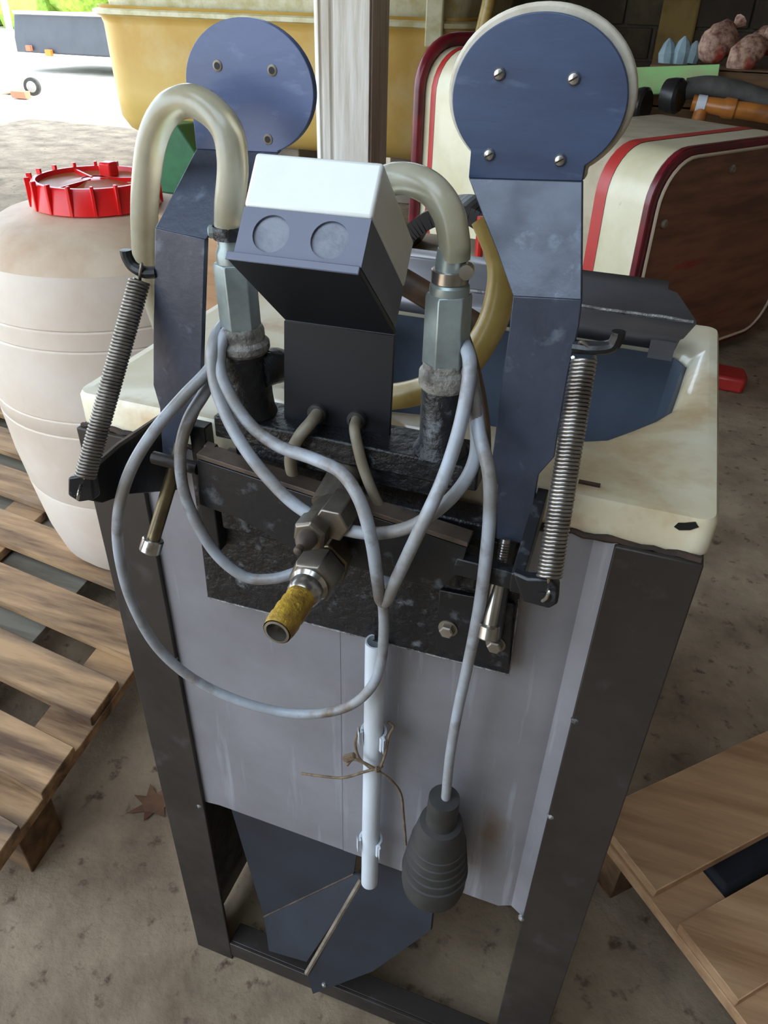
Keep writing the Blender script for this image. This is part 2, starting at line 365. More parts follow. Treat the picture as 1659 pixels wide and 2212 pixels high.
def ray_poly(poly, a):
    d = Vector((math.cos(a),math.sin(a))); best = None
    for k in range(len(poly)):
        p = Vector((poly[k][0]-hcx,poly[k][1]-hcy)); q = Vector((poly[(k+1)%len(poly)][0]-hcx,poly[(k+1)%len(poly)][1]-hcy)); e = q-p
        den = d.x*e.y-d.y*e.x
        if abs(den) < 1e-9: continue
        t = (p.x*e.y-p.y*e.x)/den; w = (p.x*d.y-p.y*d.x)/den
        if t > 0 and -1e-6 <= w <= 1+1e-6: best = t if best is None else min(best,t)
    return Vector((hcx,hcy,0))+Vector((d.x,d.y,0))*best
angs = sorted(set([round(2*math.pi*k/120,5) for k in range(120)]+[round(math.atan2(y-hcy,x-hcx)%(2*math.pi),5) for x,y in hole]+[round(math.atan2(q.y-hcy,q.x-hcx)%(2*math.pi),5) for q in o3]))
oo = [ray_poly([(q.x,q.y) for q in o3],a) for a in angs]; ii = [ray_poly(hole,a) for a in angs]
prev = [Vector((q.x,q.y,RZ+0.0004)) for q in oo]
for t,dz in ((0.12,-0.0002),(0.3,-0.0018),(0.55,-0.0045),(0.8,-0.0078),(0.95,-0.0105),(1.0,-0.0135)):
    cur = [Vector((p.x+(q.x-p.x)*t,p.y+(q.y-p.y)*t,RZ+dz)) for p,q in zip(oo,ii)]
    strip(b,prev,cur); prev = cur
h2 = [Vector((x+(hcx-x)*0.012,y+(hcy-y)*0.016,RZ-0.020)) for x,y in hole]
cur = [Vector((q.x+(hcx-q.x)*0.012,q.y+(hcy-q.y)*0.016,RZ-0.020)) for q in ii]
strip(b,prev,cur)
b.build('rim', 'cream_enamel', ba, smooth=0.9)
b = MB()
h3 = [Vector((x+(hcx-x)*0.035,y+(hcy-y)*0.05,RZ-0.0165)) for x,y in hole]
h4 = [Vector((x+(hcx-x)*0.08,y+(hcy-y)*0.10,RZ-0.20)) for x,y in hole]
strip(b,h2,h3); strip(b,h3,h4); b.add(h4,[tuple(range(len(h4)))])
b.build('sump', 'sump_grey', ba, smooth=0.7)
p = Vector((W-0.014, y0b-0.0035, RZ-0.006))
MB().prism([p+Vector(q) for q in ((-.012,0,-.003),(-.008,0,-.005),(-.001,0,-.003),(.004,0,.001),(.001,0,.004),(-.006,0,.002),(-.010,0,.001))], (0,0.0015,0)).build('chip', 'chipped_black', ba)
MB().obox(Vector((W-0.09, y0b+0.016, RZ+0.0003)), X*0.008, Y*0.002, ZV*0.0012).build('chip', 'rust', ba)
# weathered joint between basin and stand
for x0,x1 in ((0.002,0.12),(0.42,0.538)):
    pts = [Vector((x0+(x1-x0)*i/14, 0.0075+random.uniform(-.0012,.0012), 0.9450+random.uniform(-.0014,.0014))) for i in range(15)]
    MB().tube(pts, [0.0028+random.uniform(-.0008,.0008) for _ in pts], 6).build('joint_rust', 'rust', st)

# folded sheet-steel rail across the back of the basin
prof = [(0.302,0.983)]+[(y,U(1300,py,y).z) for py,y in ((709,.297),(703,.300),(670,.316),(664,.319),(612,.328),(606,.331),(588,.352))]
fr = thing('folded_steel_rail', (0.3,0.33,0.983), 'bare folded sheet-steel rail lying across the back of the basin', 'steel rail')
fr.location = (0.3,0.33,0.978); ORG[fr.name] = Vector(fr.location)
endx = [0.497,0.500,0.503,0.512,0.511,0.488,0.478,0.478]
b = MB(); n = len(prof)
A = [Vector((0.14,y,z)) for y,z in prof]; Bq = [Vector((endx[i],y,z)) for i,(y,z) in enumerate(prof)]
th = Vector((0,0.0022,-0.0012))
b.add(A+Bq, [(i,i+1,i+1+n,i+n) for i in range(n-1)])
ro = b.build('sheet', 'folded_steel', fr, smooth=1.2)
sm = ro.modifiers.new('solid','SOLIDIFY'); sm.thickness = 0.002
MB().tube([Vector((0.14+0.369*i/40, 0.3165+random.uniform(-.0008,.0008), prof[3][1]+0.001+random.uniform(-.0006,.0006))) for i in range(41)], 0.0022, 6).build('weld_line', 'weld', fr)
for xx in (0.18, 0.485):
    MB().box((xx-0.012,0.30,0.9755),(xx+0.012,0.372,0.979)).build('foot', 'folded_steel', fr)
    MB().box((xx-0.012,0.2955,0.9755),(xx+0.012,0.300,0.995)).build('foot', 'folded_steel', fr)

# ------------------------------------------------------------------ mounting plate and block
mp = thing('mounting_plate', (0.27,-0.004,0.79), 'glossy black mounting plate bolted to the grey front panel', 'mounting plate')
q = [U(440,1150,-0.001),U(455,1282,-0.001),U(1103,1447,-0.001),U(1124,1285,-0.001)]
top = [Vector((q[3].x,-0.001,0.93)),Vector((q[0].x,-0.001,0.93))]
MB().prism([q[0]]+q[1:4]+top, (0,-0.006,0)).build('plate', 'black_cast', mp, bevel=0.001)
MB().tube([q[1]-Y*0.0062,q[2]-Y*0.0062,q[3]-Y*0.0062],0.0009,6).build('worn_edge_gloss', 'weld', mp)  # silver worn edge; the plate's gloss highlight is put in as bright metal
q = [U(952,1268,-0.0072),U(940,1395,-0.0072),U(1100,1440,-0.0072),U(1112,1300,-0.0072)]
MB().prism(q, (0,-0.004,0)).build('pad', 'black_paint', mp, bevel=0.001)
for px,py in ((968,1357),(1071,1390)):
    p = U(px,py,-0.0112)
    MB().lathe(p,(0,-1,0),[(0,0.0085),(0.001,0.0085)],20).lathe(p-Y*0.001,(0,-1,0),[(0,0.0065),(0.005,0.0065),(0.006,0.0052)],6).build('bolt', 'screw_dull', mp)
MB().box((0.165,-0.034,0.90),(0.385,-0.0075,0.962)).build('block', 'black_cast', mp, bevel=0.002)
MB().box((0.30,-0.045,0.905),(0.375,-0.034,0.945)).build('casting', 'black_cast', mp, bevel=0.004)
MB().box((0.135,-0.020,0.86),(0.150,-0.0075,0.985)).build('lug', 'black_paint', mp, bevel=0.001)
MB().box((0.395,-0.020,0.84),(0.408,-0.0115,0.95)).build('lug', 'black_paint', mp, bevel=0.001)
p = U(465,975,-0.03)
MB().lathe(p,(1,0,-0.1),[(-0.008,0.006),(0.0,0.006)],6).lathe(p,(1,0,-0.1),[(0,0.0042),(0.012,0.0042),(0.0121,0.007),(0.03,0.007)],14).build('bolt', 'rust_edge', mp)

# ------------------------------------------------------------------ rocker bar
rb = thing('rocker_bar', U(700,1130,-0.052)-ZV*0.02, 'black steel rocker bar with rusty top edge crossing in front of the pipes', 'bar')
yb = -0.056
q = [U(425,992,yb),U(1008,1184,yb),U(1003,1206,yb),U(985,1242,yb),U(950,1275,yb),U(640,1192,yb),U(520,1122,yb),U(430,1090,yb)]
MB().prism(q, (0,0.004,0)).build('web', 'black_paint', rb, bevel=0.0006)
q0,q1 = U(425,990,yb),U(1010,1183,yb)
MB().prism([q0,q1,q1+ZV*0.004,q0+ZV*0.004], (0,0.016,0)).build('flange', 'rust_edge', rb, bevel=0.0006)
MB().prism([U(985,1206,yb-0.001),U(1119,1242,yb-0.001),U(1117,1278,yb-0.001),U(975,1240,yb-0.001)], (0,0.010,0)).build('end_tab', 'black_paint', rb, bevel=0.001)
MB().tube([U(332,988,yb+0.004),U(428,1012,yb+0.004)], 0.0052, 12).build('end_rod', 'dark_steel', rb)

# ------------------------------------------------------------------ swing arms
FLAT = 0.84                             # the heads are a little wider than tall
def arm_disc(c, r, neckL, neckR, y, th):
    neckL = Vector(neckL); neckR = Vector(neckR)
    a0 = math.asin(max(-0.95,(neckR.z+0.004-c.z)/r)); 
    aR = -math.acos(min(0.98,abs((neckR.x-c.x))/r)); aL = math.pi+math.acos(min(0.98,abs((c.x-neckL.x))/r))
    pts = circ(c, X, ZV*FLAT, r, aR, aL, 56)
    return MB().prism(pts+[neckL,neckR], (0,th,0))
def screw(p, n, r, parent, slot=True):
    so = MB().lathe(p, n, [(-0.002,r),(0.0005,r),(0.002,r*0.75),(0.0026,r*0.3)], 14).build('screw', 'bright_steel', parent)
    if slot:
        d,u,v = rotframe(n); a = (u+v*0.6).normalized(); MB().obox(p+d*0.0023, a*r*0.7, d.cross(a)*0.0004, d*0.0005).build('slot', 'black_paint', so)

yl, yd = -0.030, 0.006
ar = thing('swing_arm', U(1108,1170,yl), 'blue-black swing arm with screwed round head and cream pad, beside the basin opening', 'swing arm', 'swing arms')
low = [(1108,640),(1256,648),(1250,705),(1228,800),(1208,915),(1197,988),(1163,1026),(1152,1090),(1143,1176),(1072,1164),(1075,1050),(1062,1000),(1083,830),(1100,715)]
MB().prism([U(x,y,yl) for x,y in low], (0,0.005,0)).build('lower_plate', 'blue_black', ar, bevel=0.0006)
def ymid(t): return yl+(yd-yl)*t
mid = [((1012,385),1),((1258,392),1),((1256,648),0),((1108,640),0),((1074,545),.37),((1040,460),.70)]
MB().prism([U(x,y,ymid(t)) for (x,y),t in mid], (0,0.005,0)).build('middle_plate', 'blue_black', ar, bevel=0.0006)
cR = U(1160,216,yd); rR = (U(1350,216,yd).x-U(970,216,yd).x)/2
arm_disc(cR, rR, U(1012,385,yd), U(1258,392,yd), yd, 0.005).build('head_plate', 'head_blue', ar, bevel=0.0006)
cP = U(1164,208,yd+0.006); rP = (U(1366,212,yd+.006).x-U(960,212,yd+.006).x)/2
neck = [U(1276,392,yd+.0055),U(1268,470,yd-.004),U(1110,600,yl+.012),U(1045,500,yd-.012),U(985,392,yd+.0055)]
pts = circ(Vector((cP.x,yd+.0055,cP.z)), X, ZV*FLAT, rP, -math.radians(52), math.radians(236), 48)
MB().prism(pts+[Vector((cP.x-rP*.62,yd+.0055,neck[4].z)),Vector((cP.x+rP*.62,yd+.0055,neck[0].z))], (0,0.012,0)).build('felt_pad', 'pad_cream', ar, bevel=0.002)
for px,py in ((1079,160),(1240,170),(1057,334),(1210,346)):
    screw(U(px,py,yd), (0,-1,0), 0.0036, ar)
# spring hook of the right arm
yh = -0.030
MB().tube(catmull([U(1240,748,yh+.002),U(1280,752,yh),U(1320,748,yh),U(1334,728,yh),U(1337,716,yh)],5), 0.0042, 10).build('spring_hook', 'black_paint', ar)
# stop screw
s0,s1 = U(1092,1165,-0.034),U(1058,1352,-0.062); dd = (s1-s0).normalized()
thr = MB().tube([s0, s0+(s1-s0)*0.33], 0.0037, 14).build('stop_screw_thread', 'spring_steel', ar)
for i in range(9):
    c = s0+(s1-s0)*(0.05+0.03*i); MB().lathe(c, dd, [(-0.0006,0.0034),(0,0.0043),(0.0006,0.0034)], 12).build('thread', 'spring_steel', thr)
MB().tube([s0+(s1-s0)*0.33, s1], 0.0050, 14).build('stop_screw_shank', 'bright_steel', ar)
MB().lathe(s1, dd, [(-0.001,0.0070),(0,0.0078),(0.009,0.0078),(0.010,0.0070),(0.0101,0.0040),(0.006,0.0036)], 18).build('stop_screw_head', 'bright_steel', ar)

al = thing('swing_arm', U(385,960,yl), 'blue-black swing arm with bare round head and four empty holes, near the red-lidded barrel', 'swing arm', 'swing arms')
ydl = 0.020
low = [(335,492),(443,518),(437,700),(432,880),(400,955),(388,1000),(352,1000),(346,895),(345,880),(331,832),(331,700)]
MB().prism([U(x,y,yl) for x,y in low], (0,0.005,0)).build('lower_plate', 'blue_black', al, bevel=0.0006)
mid = [((424,322),1),((600,330),1),((508,424),.5),((444,518),0),((335,492),0)]
MB().prism([U(x,y,yl+(ydl-yl)*t) for (x,y),t in mid], (0,0.005,0)).build('middle_plate', 'blue_black', al, bevel=0.0006)
cL = U(536,192,ydl); rL = (U(672,192,ydl).x-U(398,188,ydl).x)/2
arm_disc(cL, rL, U(424,322,ydl), U(600,330,ydl), ydl, 0.006).build('head_plate', 'head_blue_lit', al, bevel=0.0006)
for px,py in ((470,142),(588,152),(579,301),(468,292)):
    p = U(px,py,ydl)
    MB().lathe(p, (0,-1,0), [(0.0004,0.0034),(0.0006,0.0030),(0.0008,0.0022)], 14).build('hole_rim', 'cut_edge', al)
    MB().lathe(p, (0,-1,0), [(0.0002,0.0021),(0.0010,0.0021)], 12).build('hole', 'chipped_black', al)
MB().tube(catmull([U(338,588,yh+.002),U(312,588,yh),U(288,576,yh),U(275,556,yh),U(271,540,yh)],5), 0.0042, 10).build('spring_hook', 'black_paint', al)
s0,s1 = U(392,960,-0.036),U(331,1166,-0.070); dd = (s1-s0).normalized()
MB().tube([s0,s1], 0.0056, 14).build('stop_screw_shank', 'brass_dirty', al)
MB().lathe(s1, dd, [(-0.001,0.0082),(0,0.0090),(0.010,0.0090),(0.011,0.0082),(0.0111,0.0046),(0.006,0.0044)], 18).build('stop_screw_head', 'bright_steel', al)

# ------------------------------------------------------------------ spring levers (lower brackets)
def lever(pts, foot, dthick, label):
    lv = thing('spring_lever', foot[0]-ZV*0.01, label, 'lever', 'spring levers')
    MB().prism(pts, dthick).build('lever_plate', 'black_paint', lv, bevel=0.0008)
    MB().prism(foot, (0.0,0.008,0.0)).build('foot_tab', 'black_paint', lv, bevel=0.0015)
    return lv
xl = 0.088
def Xp(px,py,x):
    d = ray(px,py); return CAM+d*((x-CAM.x)/d.x)
lvl = lever([Xp(x,y,xl) for x,y in ((348,898),(250,962),(190,1012),(150,1030),(152,1072),(210,1084),(262,1066),(380,1056),(385,960))],
      [U(146,1032,-0.113),U(196,1026,-0.107),U(204,1080,-0.107),U(170,1086,-0.112),U(146,1070,-0.113)], (0.005,0.0,0.0),
      'black spring lever projecting near the barrel under the slanted spring')
MB().tube([Xp(346,897,xl)+X*.0025,Xp(250,961,xl)+X*.0025,Xp(195,1008,xl)+X*.0025],0.0026,6).build('rusty_edge','rust_edge',lvl)
f0 = U(1166,1052,-0.020); f1 = U(1103,1238,-0.098); f1b = U(1128,1246,-0.100); f0b = U(1178,1056,-0.020)
lc0, lc1 = U(1172,1054,-0.020), U(1116,1242,-0.098)
lvr = lever([lc0-X*.0035,lc1-X*.0035,lc1+X*.0045,lc0+X*.0045], [U(1106,1236,-0.098),U(1140,1250,-0.100),U(1190,1252,-0.101),U(1206,1268,-0.101),U(1204,1306,-0.101),U(1186,1316,-0.101),U(1128,1300,-0.100)], (0.0,0.004,-0.018),
      'black spring lever with bent foot beside the cream basin front')
hp = U(1176,1290,-0.1012)
MB().lathe(hp,(0,-1,0),[(0,0.0042),(0.0006,0.0042)],14).build('hook_hole', 'chipped_black', lvr)

def spring(a, b, R, wire, turns, mt, label):
    a, b = Vector(a), Vector(b); d,u,v = rotframe(b-a); Ln = (b-a).length
    sp = thing('coil_spring', b, label, 'spring', 'return springs')
    k = 14; pts = [a+d*(Ln*i/(turns*k))+(u*math.cos(2*math.pi*i/k)+v*math.sin(2*math.pi*i/k))*R for i in range(turns*k+1)]
    MB().tube(pts, wire, 6).build('coil', mt, sp, smooth=1.5)
    return sp
sR0,sR1 = U(1262,775,-0.030),U(1186,1246,-0.101)
spr = spring(sR0,sR1,0.0068,0.00125,56,'spring_steel','shiny tightly coiled steel spring hanging in front of the cream basin')
MB().tube(catmull([sR0+Vector((0.0065,0,0)),sR0+Vector((0.004,-0.001,0.006)),U(1256,738,-0.033),U(1250,752,-0.027)],5),0.0012,8).build('end_hook','spring_steel',spr)
MB().tube(catmull([sR1,U(1184,1270,-0.099),U(1186,1278,-0.1045),U(1180,1292,-0.1055),U(1172,1298,-0.1035)],5),0.0012,8).build('end_hook','bright_steel',spr)
sL0,sL1 = U(302,606,-0.032),U(184,1030,-0.108)
spl = spring(sL0,sL1,0.0066,0.00125,60,'spring_dull','dull grey coil spring slanting down in front of the white barrel')
MB().tube(catmull([sL0,U(303,590,-0.034),U(306,570,-0.034),U(300,582,-0.027)],5),0.0012,8).build('end_hook','spring_dull',spl)
MB().tube(catmull([sL1,U(176,1045,-0.108),U(170,1066,-0.118),U(168,1078,-0.117)],5),0.0012,8).build('end_hook','bright_steel',spl)

# ------------------------------------------------------------------ pipe manifold
ym = -0.020
mf = thing('pipe_manifold', (0.265,ym,0.965), 'black pipe manifold bar carrying two upright valve pipes with hex couplings', 'pipe manifold')
q0,q1 = U(470,902,-0.038),U(1022,1006,-0.038)
zt = (q0.z+q1.z)/2
MB().box((q0.x-0.004,-0.038,zt-0.019),(q1.x+0.004,0.002,zt-0.001)).build('bar', 'black_cast', mf, bevel=0.0015)
MB().box((q0.x+0.01,-0.034,zt-0.034),(q1.x-0.01,-0.004,zt-0.0195)).build('lower_bar', 'black_cast', mf, bevel=0.0015)
pb, pt_ = U(953,975,ym), U(972,605,ym)
PR = Vector(((pb.x+pt_.x)/2, ym, 0)); 
def zpx(px,py,y=ym): return U(px,py,y).z
def up(base, *pr): return [(z-base.z, r) for z,r in pr]
b0 = Vector((U(950,985,ym).x, ym, zt-0.001)); tilt = Vector((U(972,605,ym).x, ym, zpx(972,605)))-b0; tilt.normalize()
def seg(b, px0, px1): return [(U(*px0,ym)-b).dot(tilt), (U(*px1,ym)-b).dot(tilt)]
h = lambda py: (U(950+(985-py)*0.058,py,ym)-b0).dot(tilt)
MB().lathe(b0, tilt, [(0,0.020),(0.004,0.018),(0.008,0.0155),(h(800),0.0150)], 28).build('riser_pipe', 'black_cast', mf)
MB().lathe(b0, tilt, [(h(835),0.0155),(h(825),0.0175),(h(800),0.0172),(h(792),0.0150),(h(778),0.0148)], 28).build('collar', 'sealant', mf)
MB().lathe(b0, tilt, [(h(785),0.0150),(h(781),0.0156),(h(640),0.0150),(h(632),0.0142)], 6, ph=0.35, u=X).build('hex_coupling', 'zinc', mf, bevel=0.0006)
MB().lathe(b0, tilt, [(h(640),0.0120),(h(628),0.0128),(h(615),0.0125),(h(605),0.0100),(h(560),0.0095),(h(535),0.0085)], 24).build('hose_tail', 'zinc', mf)
cl = MB().lathe(b0, tilt, [(h(608),0.0112),(h(607),0.0118),(h(582),0.0118),(h(581),0.0112)], 24).build('hose_clamp', 'bright_steel', mf)
pc = U(1008,585,ym-0.006); MB().lathe(pc,(0.2,-1,0.1),[(-0.006,0.0045),(0.006,0.0045)],12).build('clamp_screw', 'bright_steel', mf)
# left riser
b1 = Vector((U(540,885,ym).x, ym, zt-0.001)); tl = (U(505,560,ym)-Vector((U(540,885,ym).x,ym,U(540,885,ym).z))).normalized()
g = lambda py: (U(540-(885-py)*0.105,py,ym)-b1).dot(tl)
MB().lathe(b1, tl, [(0,0.021),(0.004,0.0195),(g(850),0.0185),(g(800),0.0180),(g(752),0.0172)], 28).build('riser_pipe', 'black_cast', mf)
MB().tube(catmull([U(560,800,ym),U(590,790,ym+0.012),U(600,790,ym+0.03)],5), 0.0135, 20).build('side_branch', 'black_cast', mf)
MB().lathe(b1, tl, [(g(758),0.0175),(g(750),0.0195),(g(738),0.0195),(g(730),0.0165),(g(712),0.0165),(g(702),0.015)], 28).build('collar', 'sealant', mf)
MB().lathe(b1, tl, [(g(712),0.0138),(g(705),0.0146),(g(572),0.0146),(g(565),0.0136)], 6, ph=0.55, u=X).build('hex_coupling', 'zinc', mf, bevel=0.0006)
MB().lathe(b1, tl, [(g(570),0.0118),(g(545),0.0118),(g(530),0.0098),(g(480),0.0092)], 24).build('hose_tail', 'zinc', mf)
MB().lathe(b1, tl, [(g(515),0.0112),(g(514),0.0120),(g(486),0.0120),(g(485),0.0112)], 24).build('hose_clamp', 'black_cast', mf)
pc = U(466,500,ym-0.004); MB().lathe(pc,(-1,-0.4,0.0),[(-0.012,0.0045),(0.004,0.0045),(0.005,0.003)],10).build('clamp_screw', 'zinc', mf)

# ------------------------------------------------------------------ hoses
def hose(pts, r, mt, label, wall=True):
    P = catmull(pts, 8)
    return tag(MB().tube(P, r, 16).build('plastic_hose', mt, smooth=1.2), label, 'hose', 'plastic hoses')
hose([U(494,500,ym),U(496,440,ym-.006),U(503,360,ym-.008),U(492,285,ym-.006),U(455,238,ym),U(410,218,ym+.004),U(362,238,ym+.008),U(330,300,ym+.012),U(315,400,ym+.016),U(312,500,ym+.026),U(318,590,ym+.040),U(344,672,ym+.056),U(364,728,.05),U(378,752,.08),U(395,752,.12)],
     0.0098, 'hose_clear', 'yellowed clear hose arching over beside the bare round arm head')
hose([U(982,560,ym),U(981,520,ym),U(968,460,ym+.002),U(935,412,ym+.006),U(885,388,ym+.014),U(835,392,ym+.024),U(790,430,ym+.034),U(770,500,ym+.04)],
     0.0098, 'hose_clear', 'clear hose curving from the upright hex coupling behind the switch box')
hose([U(1050,470,.09),U(1078,540,.085),U(1086,600,.08),U(1070,680,.075),U(1038,745,.07),U(1000,795,.075),U(940,832,.085),U(880,852,.09),U(800,862,.10)],
     0.0115, 'hose_yellow', 'old amber hose looping down into the basin opening')
tag(MB().tube(catmull([U(858,600,.10),U(900,625,.10),U(960,662,.10),U(1046,716,.10)],5), 0.0105, 14).build('suction_pipe','cable_brown'), 'brown stub of pipe lying aslant behind the hex coupling', 'pipe')

# ------------------------------------------------------------------ switch box on its bracket
C0 = Vector((0.306,-0.015,1.086)); psi, thb = 0.055, 0.690; a_, b_, h_ = 0.077, 0.097, 0.0665
ex = Vector((math.cos(psi),math.sin(psi),0)); bk = Vector((-math.sin(psi),math.cos(psi),0))
e1 = bk*math.cos(thb)-ZV*math.sin(thb); e2 = bk*math.sin(thb)+ZV*math.cos(thb)
sb = thing('switch_box', C0-ex*a_/2-ZV*0.095, 'tilted motor switch box with cream lid and grey base on a black bracket', 'switch box')
def bx(u0,u1,v0,v1,w0,w1):             # u along -ex from C0, v along -e1, w along e2
    c = C0-ex*(u0+u1)/2-e1*(v0+v1)/2+e2*(w0+w1)/2
    return MB().obox(c, ex*(u1-u0)/2, e1*(v1-v0)/2, e2*(w1-w0)/2)
HB = 0.0335
def bp(u,v,w): return C0-ex*u-e1*v+e2*w
b = MB(); w0 = 0.0055
rect = [bp(0,b_,w0),bp(a_,b_,w0),bp(a_,b_,HB),bp(0,b_,HB)]
back_ = [bp(0,0,w0),bp(a_,0,w0),bp(a_,0,HB),bp(0,0,HB)]
b.add(rect+back_,[(0,4,5,1),(1,5,6,2),(2,6,7,3),(3,7,4,0),(4,7,6,5)])
KN = (0.0215, 0.0570); KR = 0.0112; cir = []
for uu in KN:
    cir.append([bp(uu,b_,0.0190)+(ex*math.cos(t)+e2*math.sin(t))*KR for t in [2*math.pi*k/28 for k in range(28)]])
bm = bmesh.new(); ed = []
for lp_ in [rect]+cir:
    vv = [bm.verts.new(p) for p in lp_]; ed += [bm.edges.new((vv[k],vv[(k+1)%len(vv)])) for k in range(len(vv))]
bmesh.ops.triangle_fill(bm, use_beauty=True, edges=ed); bm.verts.index_update()
b.add([v.co.copy() for v in bm.verts],[tuple(v.index for v in f.verts) for f in bm.faces]); bm.free()
for cc in cir: strip(b, cc, [p+e1*0.0022 for p in cc])
base_o = b.build('base', 'box_grey', sb)
lid_b = bx(-0.0004,a_+0.0004,-0.0004,b_+0.0004,HB+0.0003,h_).build('lid', 'box_cream', sb, bevel=0.0022, seg=3)
bt = C0-ex*a_*0.30-e1*b_*0.55+e2*h_
MB().lathe(bt,e2,[(-0.001,0.0125),(0.005,0.0125),(0.007,0.010)],24).build('push_button', 'white_pvc', lid_b)
for uu in KN:
    MB().lathe(bp(uu,b_-0.0040,0.0190),-e1,[(0.0005,KR),(0.0022,KR),(0.0026,KR*0.8),(0.0022,KR*0.4),(0.0024,0.0005)],28).build('knockout', 'knockout', base_o)
# bracket: shelf + lip + upright
sh = bx(-0.0005,a_+0.003,-0.001,b_+0.002,0.0010,0.0045).build('bracket_shelf', 'bracket_black', sb, bevel=0.0006)
bx(-0.0005,a_+0.003,b_+0.002,b_+0.0035,0.0,0.0050).build('bracket_lip', 'box_grey', sb, bevel=0.0006)
bot = [U(840,972,-0.015),U(619,930,-0.015)]
MB().prism([C0+ex*0.0005,C0-ex*(a_+0.003),Vector((bot[1].x,-0.0195,bot[1].z)),Vector((bot[0].x,-0.0150,bot[0].z))], (0,0.003,0)).build('bracket_plate', 'bracket_black', sb, bevel=0.0004)
G1,G2 = U(686,893,-0.019),U(771,907,-0.018)
for gp,r in ((G1,0.0075),(G2,0.0072)):
    MB().lathe(gp,(0,-1,0),[(-0.002,r),(0.0025,r),(0.004,r*0.85),(0.0042,r*0.6),(0.002,r*0.55)],22).build('grommet', 'rubber', sb)

# ------------------------------------------------------------------ cables
RC = 0.0046
def cable(pts, mt, label, name='power_cable', r=RC, cat='cable'):
    return tag(MB().tube(catmull([U(*p) for p in pts],8), r, 12).build(name, mt, smooth=1.2), label, cat, 'grey cables')
cable([(690,888,-.017),(672,912,-.036),(645,945,-.045),(628,985,-.045),(632,1025,-.042),(650,1055,-.038),(672,1075,-.034)], 'cable_dirty', 'short dirty cable bending left out of the bracket grommet', 'short_cable')
cable([(771,903,-.016),(766,925,-.036),(772,960,-.042),(785,1010,-.043),(806,1065,-.044),(828,1108,-.042),(838,1125,-.036)], 'cable_dirty', 'short dirty cable dropping straight from the right bracket grommet', 'short_cable', r=0.0040)
# loop a: hangs from the left riser to the right riser
cable([(520,690,.006),(482,703,-.020),(461,750,-.042),(463,820,-.052),(486,890,-.062),(520,955,-.070),(572,1025,-.076),(640,1092,-.080),(720,1136,-.082),(800,1152,-.082),(880,1140,-.080),(950,1098,-.072),(1000,1045,-.062),(1026,990,-.054),(1030,930,-.046),(1020,850,-.040),(1004,765,-.012)], 'cable_grey', 'grey cable sagging in one arc between the two upright pipes')
# loop b: V shaped
cable([(530,700,.000),(488,720,-.030),(474,790,-.046),(500,860,-.055),(545,922,-.060),(605,965,-.064),(680,992,-.070),(738,1022,-.080),(778,1082,-.090),(802,1165,-.094),(815,1250,-.090),(822,1295,-.080),(836,1296,-.080),(856,1252,-.088),(905,1148,-.090),(955,1040,-.078),(990,935,-.060),(1010,840,-.046),(1014,775,-.036),(996,728,-.004)], 'cable_grey', 'grey cable folded to a sharp V in front of the white conduit')
# loop c: the big lower loop going into the conduit
cable([(478,748,-.026),(452,798,-.040),(395,858,-.058),(330,935,-.076),(280,1020,-.086),(256,1110,-.088),(258,1200,-.086),(285,1300,-.082),(340,1398,-.076),(420,1468,-.068),(520,1515,-.060),(620,1540,-.050),(700,1540,-.044),(764,1520,-.040),(806,1478,-.038),(824,1425,-.036),(829,1370,-.036),(829,1320,-.040),(826,1285,-.050),(834,1250,-.056)], 'cable_grey', 'grey cable making the largest loop low across the panel into the white conduit')
# loop d
cable([(470,775,-.020),(446,840,-.040),(408,905,-.054),(390,975,-.064),(396,1055,-.066),(425,1130,-.064),(470,1200,-.060),(530,1246,-.056),(590,1250,-.050),(640,1236,-.040),(700,1215,-.026)], 'cable_grey', 'grey cable curling behind the yellow-taped hose nozzle')
# older brown strand in the right bundle
cable([(1000,720,.004),(1018,775,-.004),(1036,850,-.012),(1046,920,-.022),(1048,980,-.028)], 'cable_brown', 'brown stained cable tucked behind the right pipe bundle', r=0.0042)
# plug cable with plug
pc_ = thing('plug_lead', U(935,1920,-0.03), 'grey lead hanging down to a black ribbed rubber mains plug', 'plug')
lead = [(1004,745,-.010),(1022,830,-.026),(1034,930,-.050),(1056,1020,-.062),(1058,1110,-.064),(1048,1220,-.066),(1034,1320,-.058),(1012,1430,-.046),(990,1530,-.038),(974,1620,-.034),(966,1690,-.032),(961,1748,-.032)]
MB().tube(catmull([U(*q) for q in lead],8), RC, 12).build('cord', 'cable_grey', pc_, smooth=1.2)
t0,t1 = U(960,1722,-.032),U(934,1912,-.032); dv = (t1-t0); Lp = dv.length; dv.normalize(); k_ = (U(1000,1860,-.032)-U(880,1860,-.032)).length/2
MB().lathe(t0,dv,[(0,k_*.30),(0.001,k_*.44),(Lp*.13,k_*.46),(Lp*.14,k_*.44),(Lp*.24,k_*.46),(Lp*.25,k_*.62),(Lp*.33,k_*.70),(Lp*.42,k_*.78),(Lp*.78,k_*.98),(Lp*.90,k_*1.0),(Lp*.97,k_*.95),(Lp,k_*.80)],36).build('plug_body', 'rubber', pc_, smooth=0.9); plug_b = bpy.data.objects['plug_body']
for i in range(5):
    t = Lp*(0.46+0.075*i); r = k_*(0.80+0.045*i)
    MB().lathe(t0,dv,[(t-0.002,r*0.97),(t-0.001,r*1.035),(t+0.002,r*1.04),(t+0.003,r*0.99)],36,caps=False).build('grip_ring', 'rubber', plug_b, smooth=0.9)

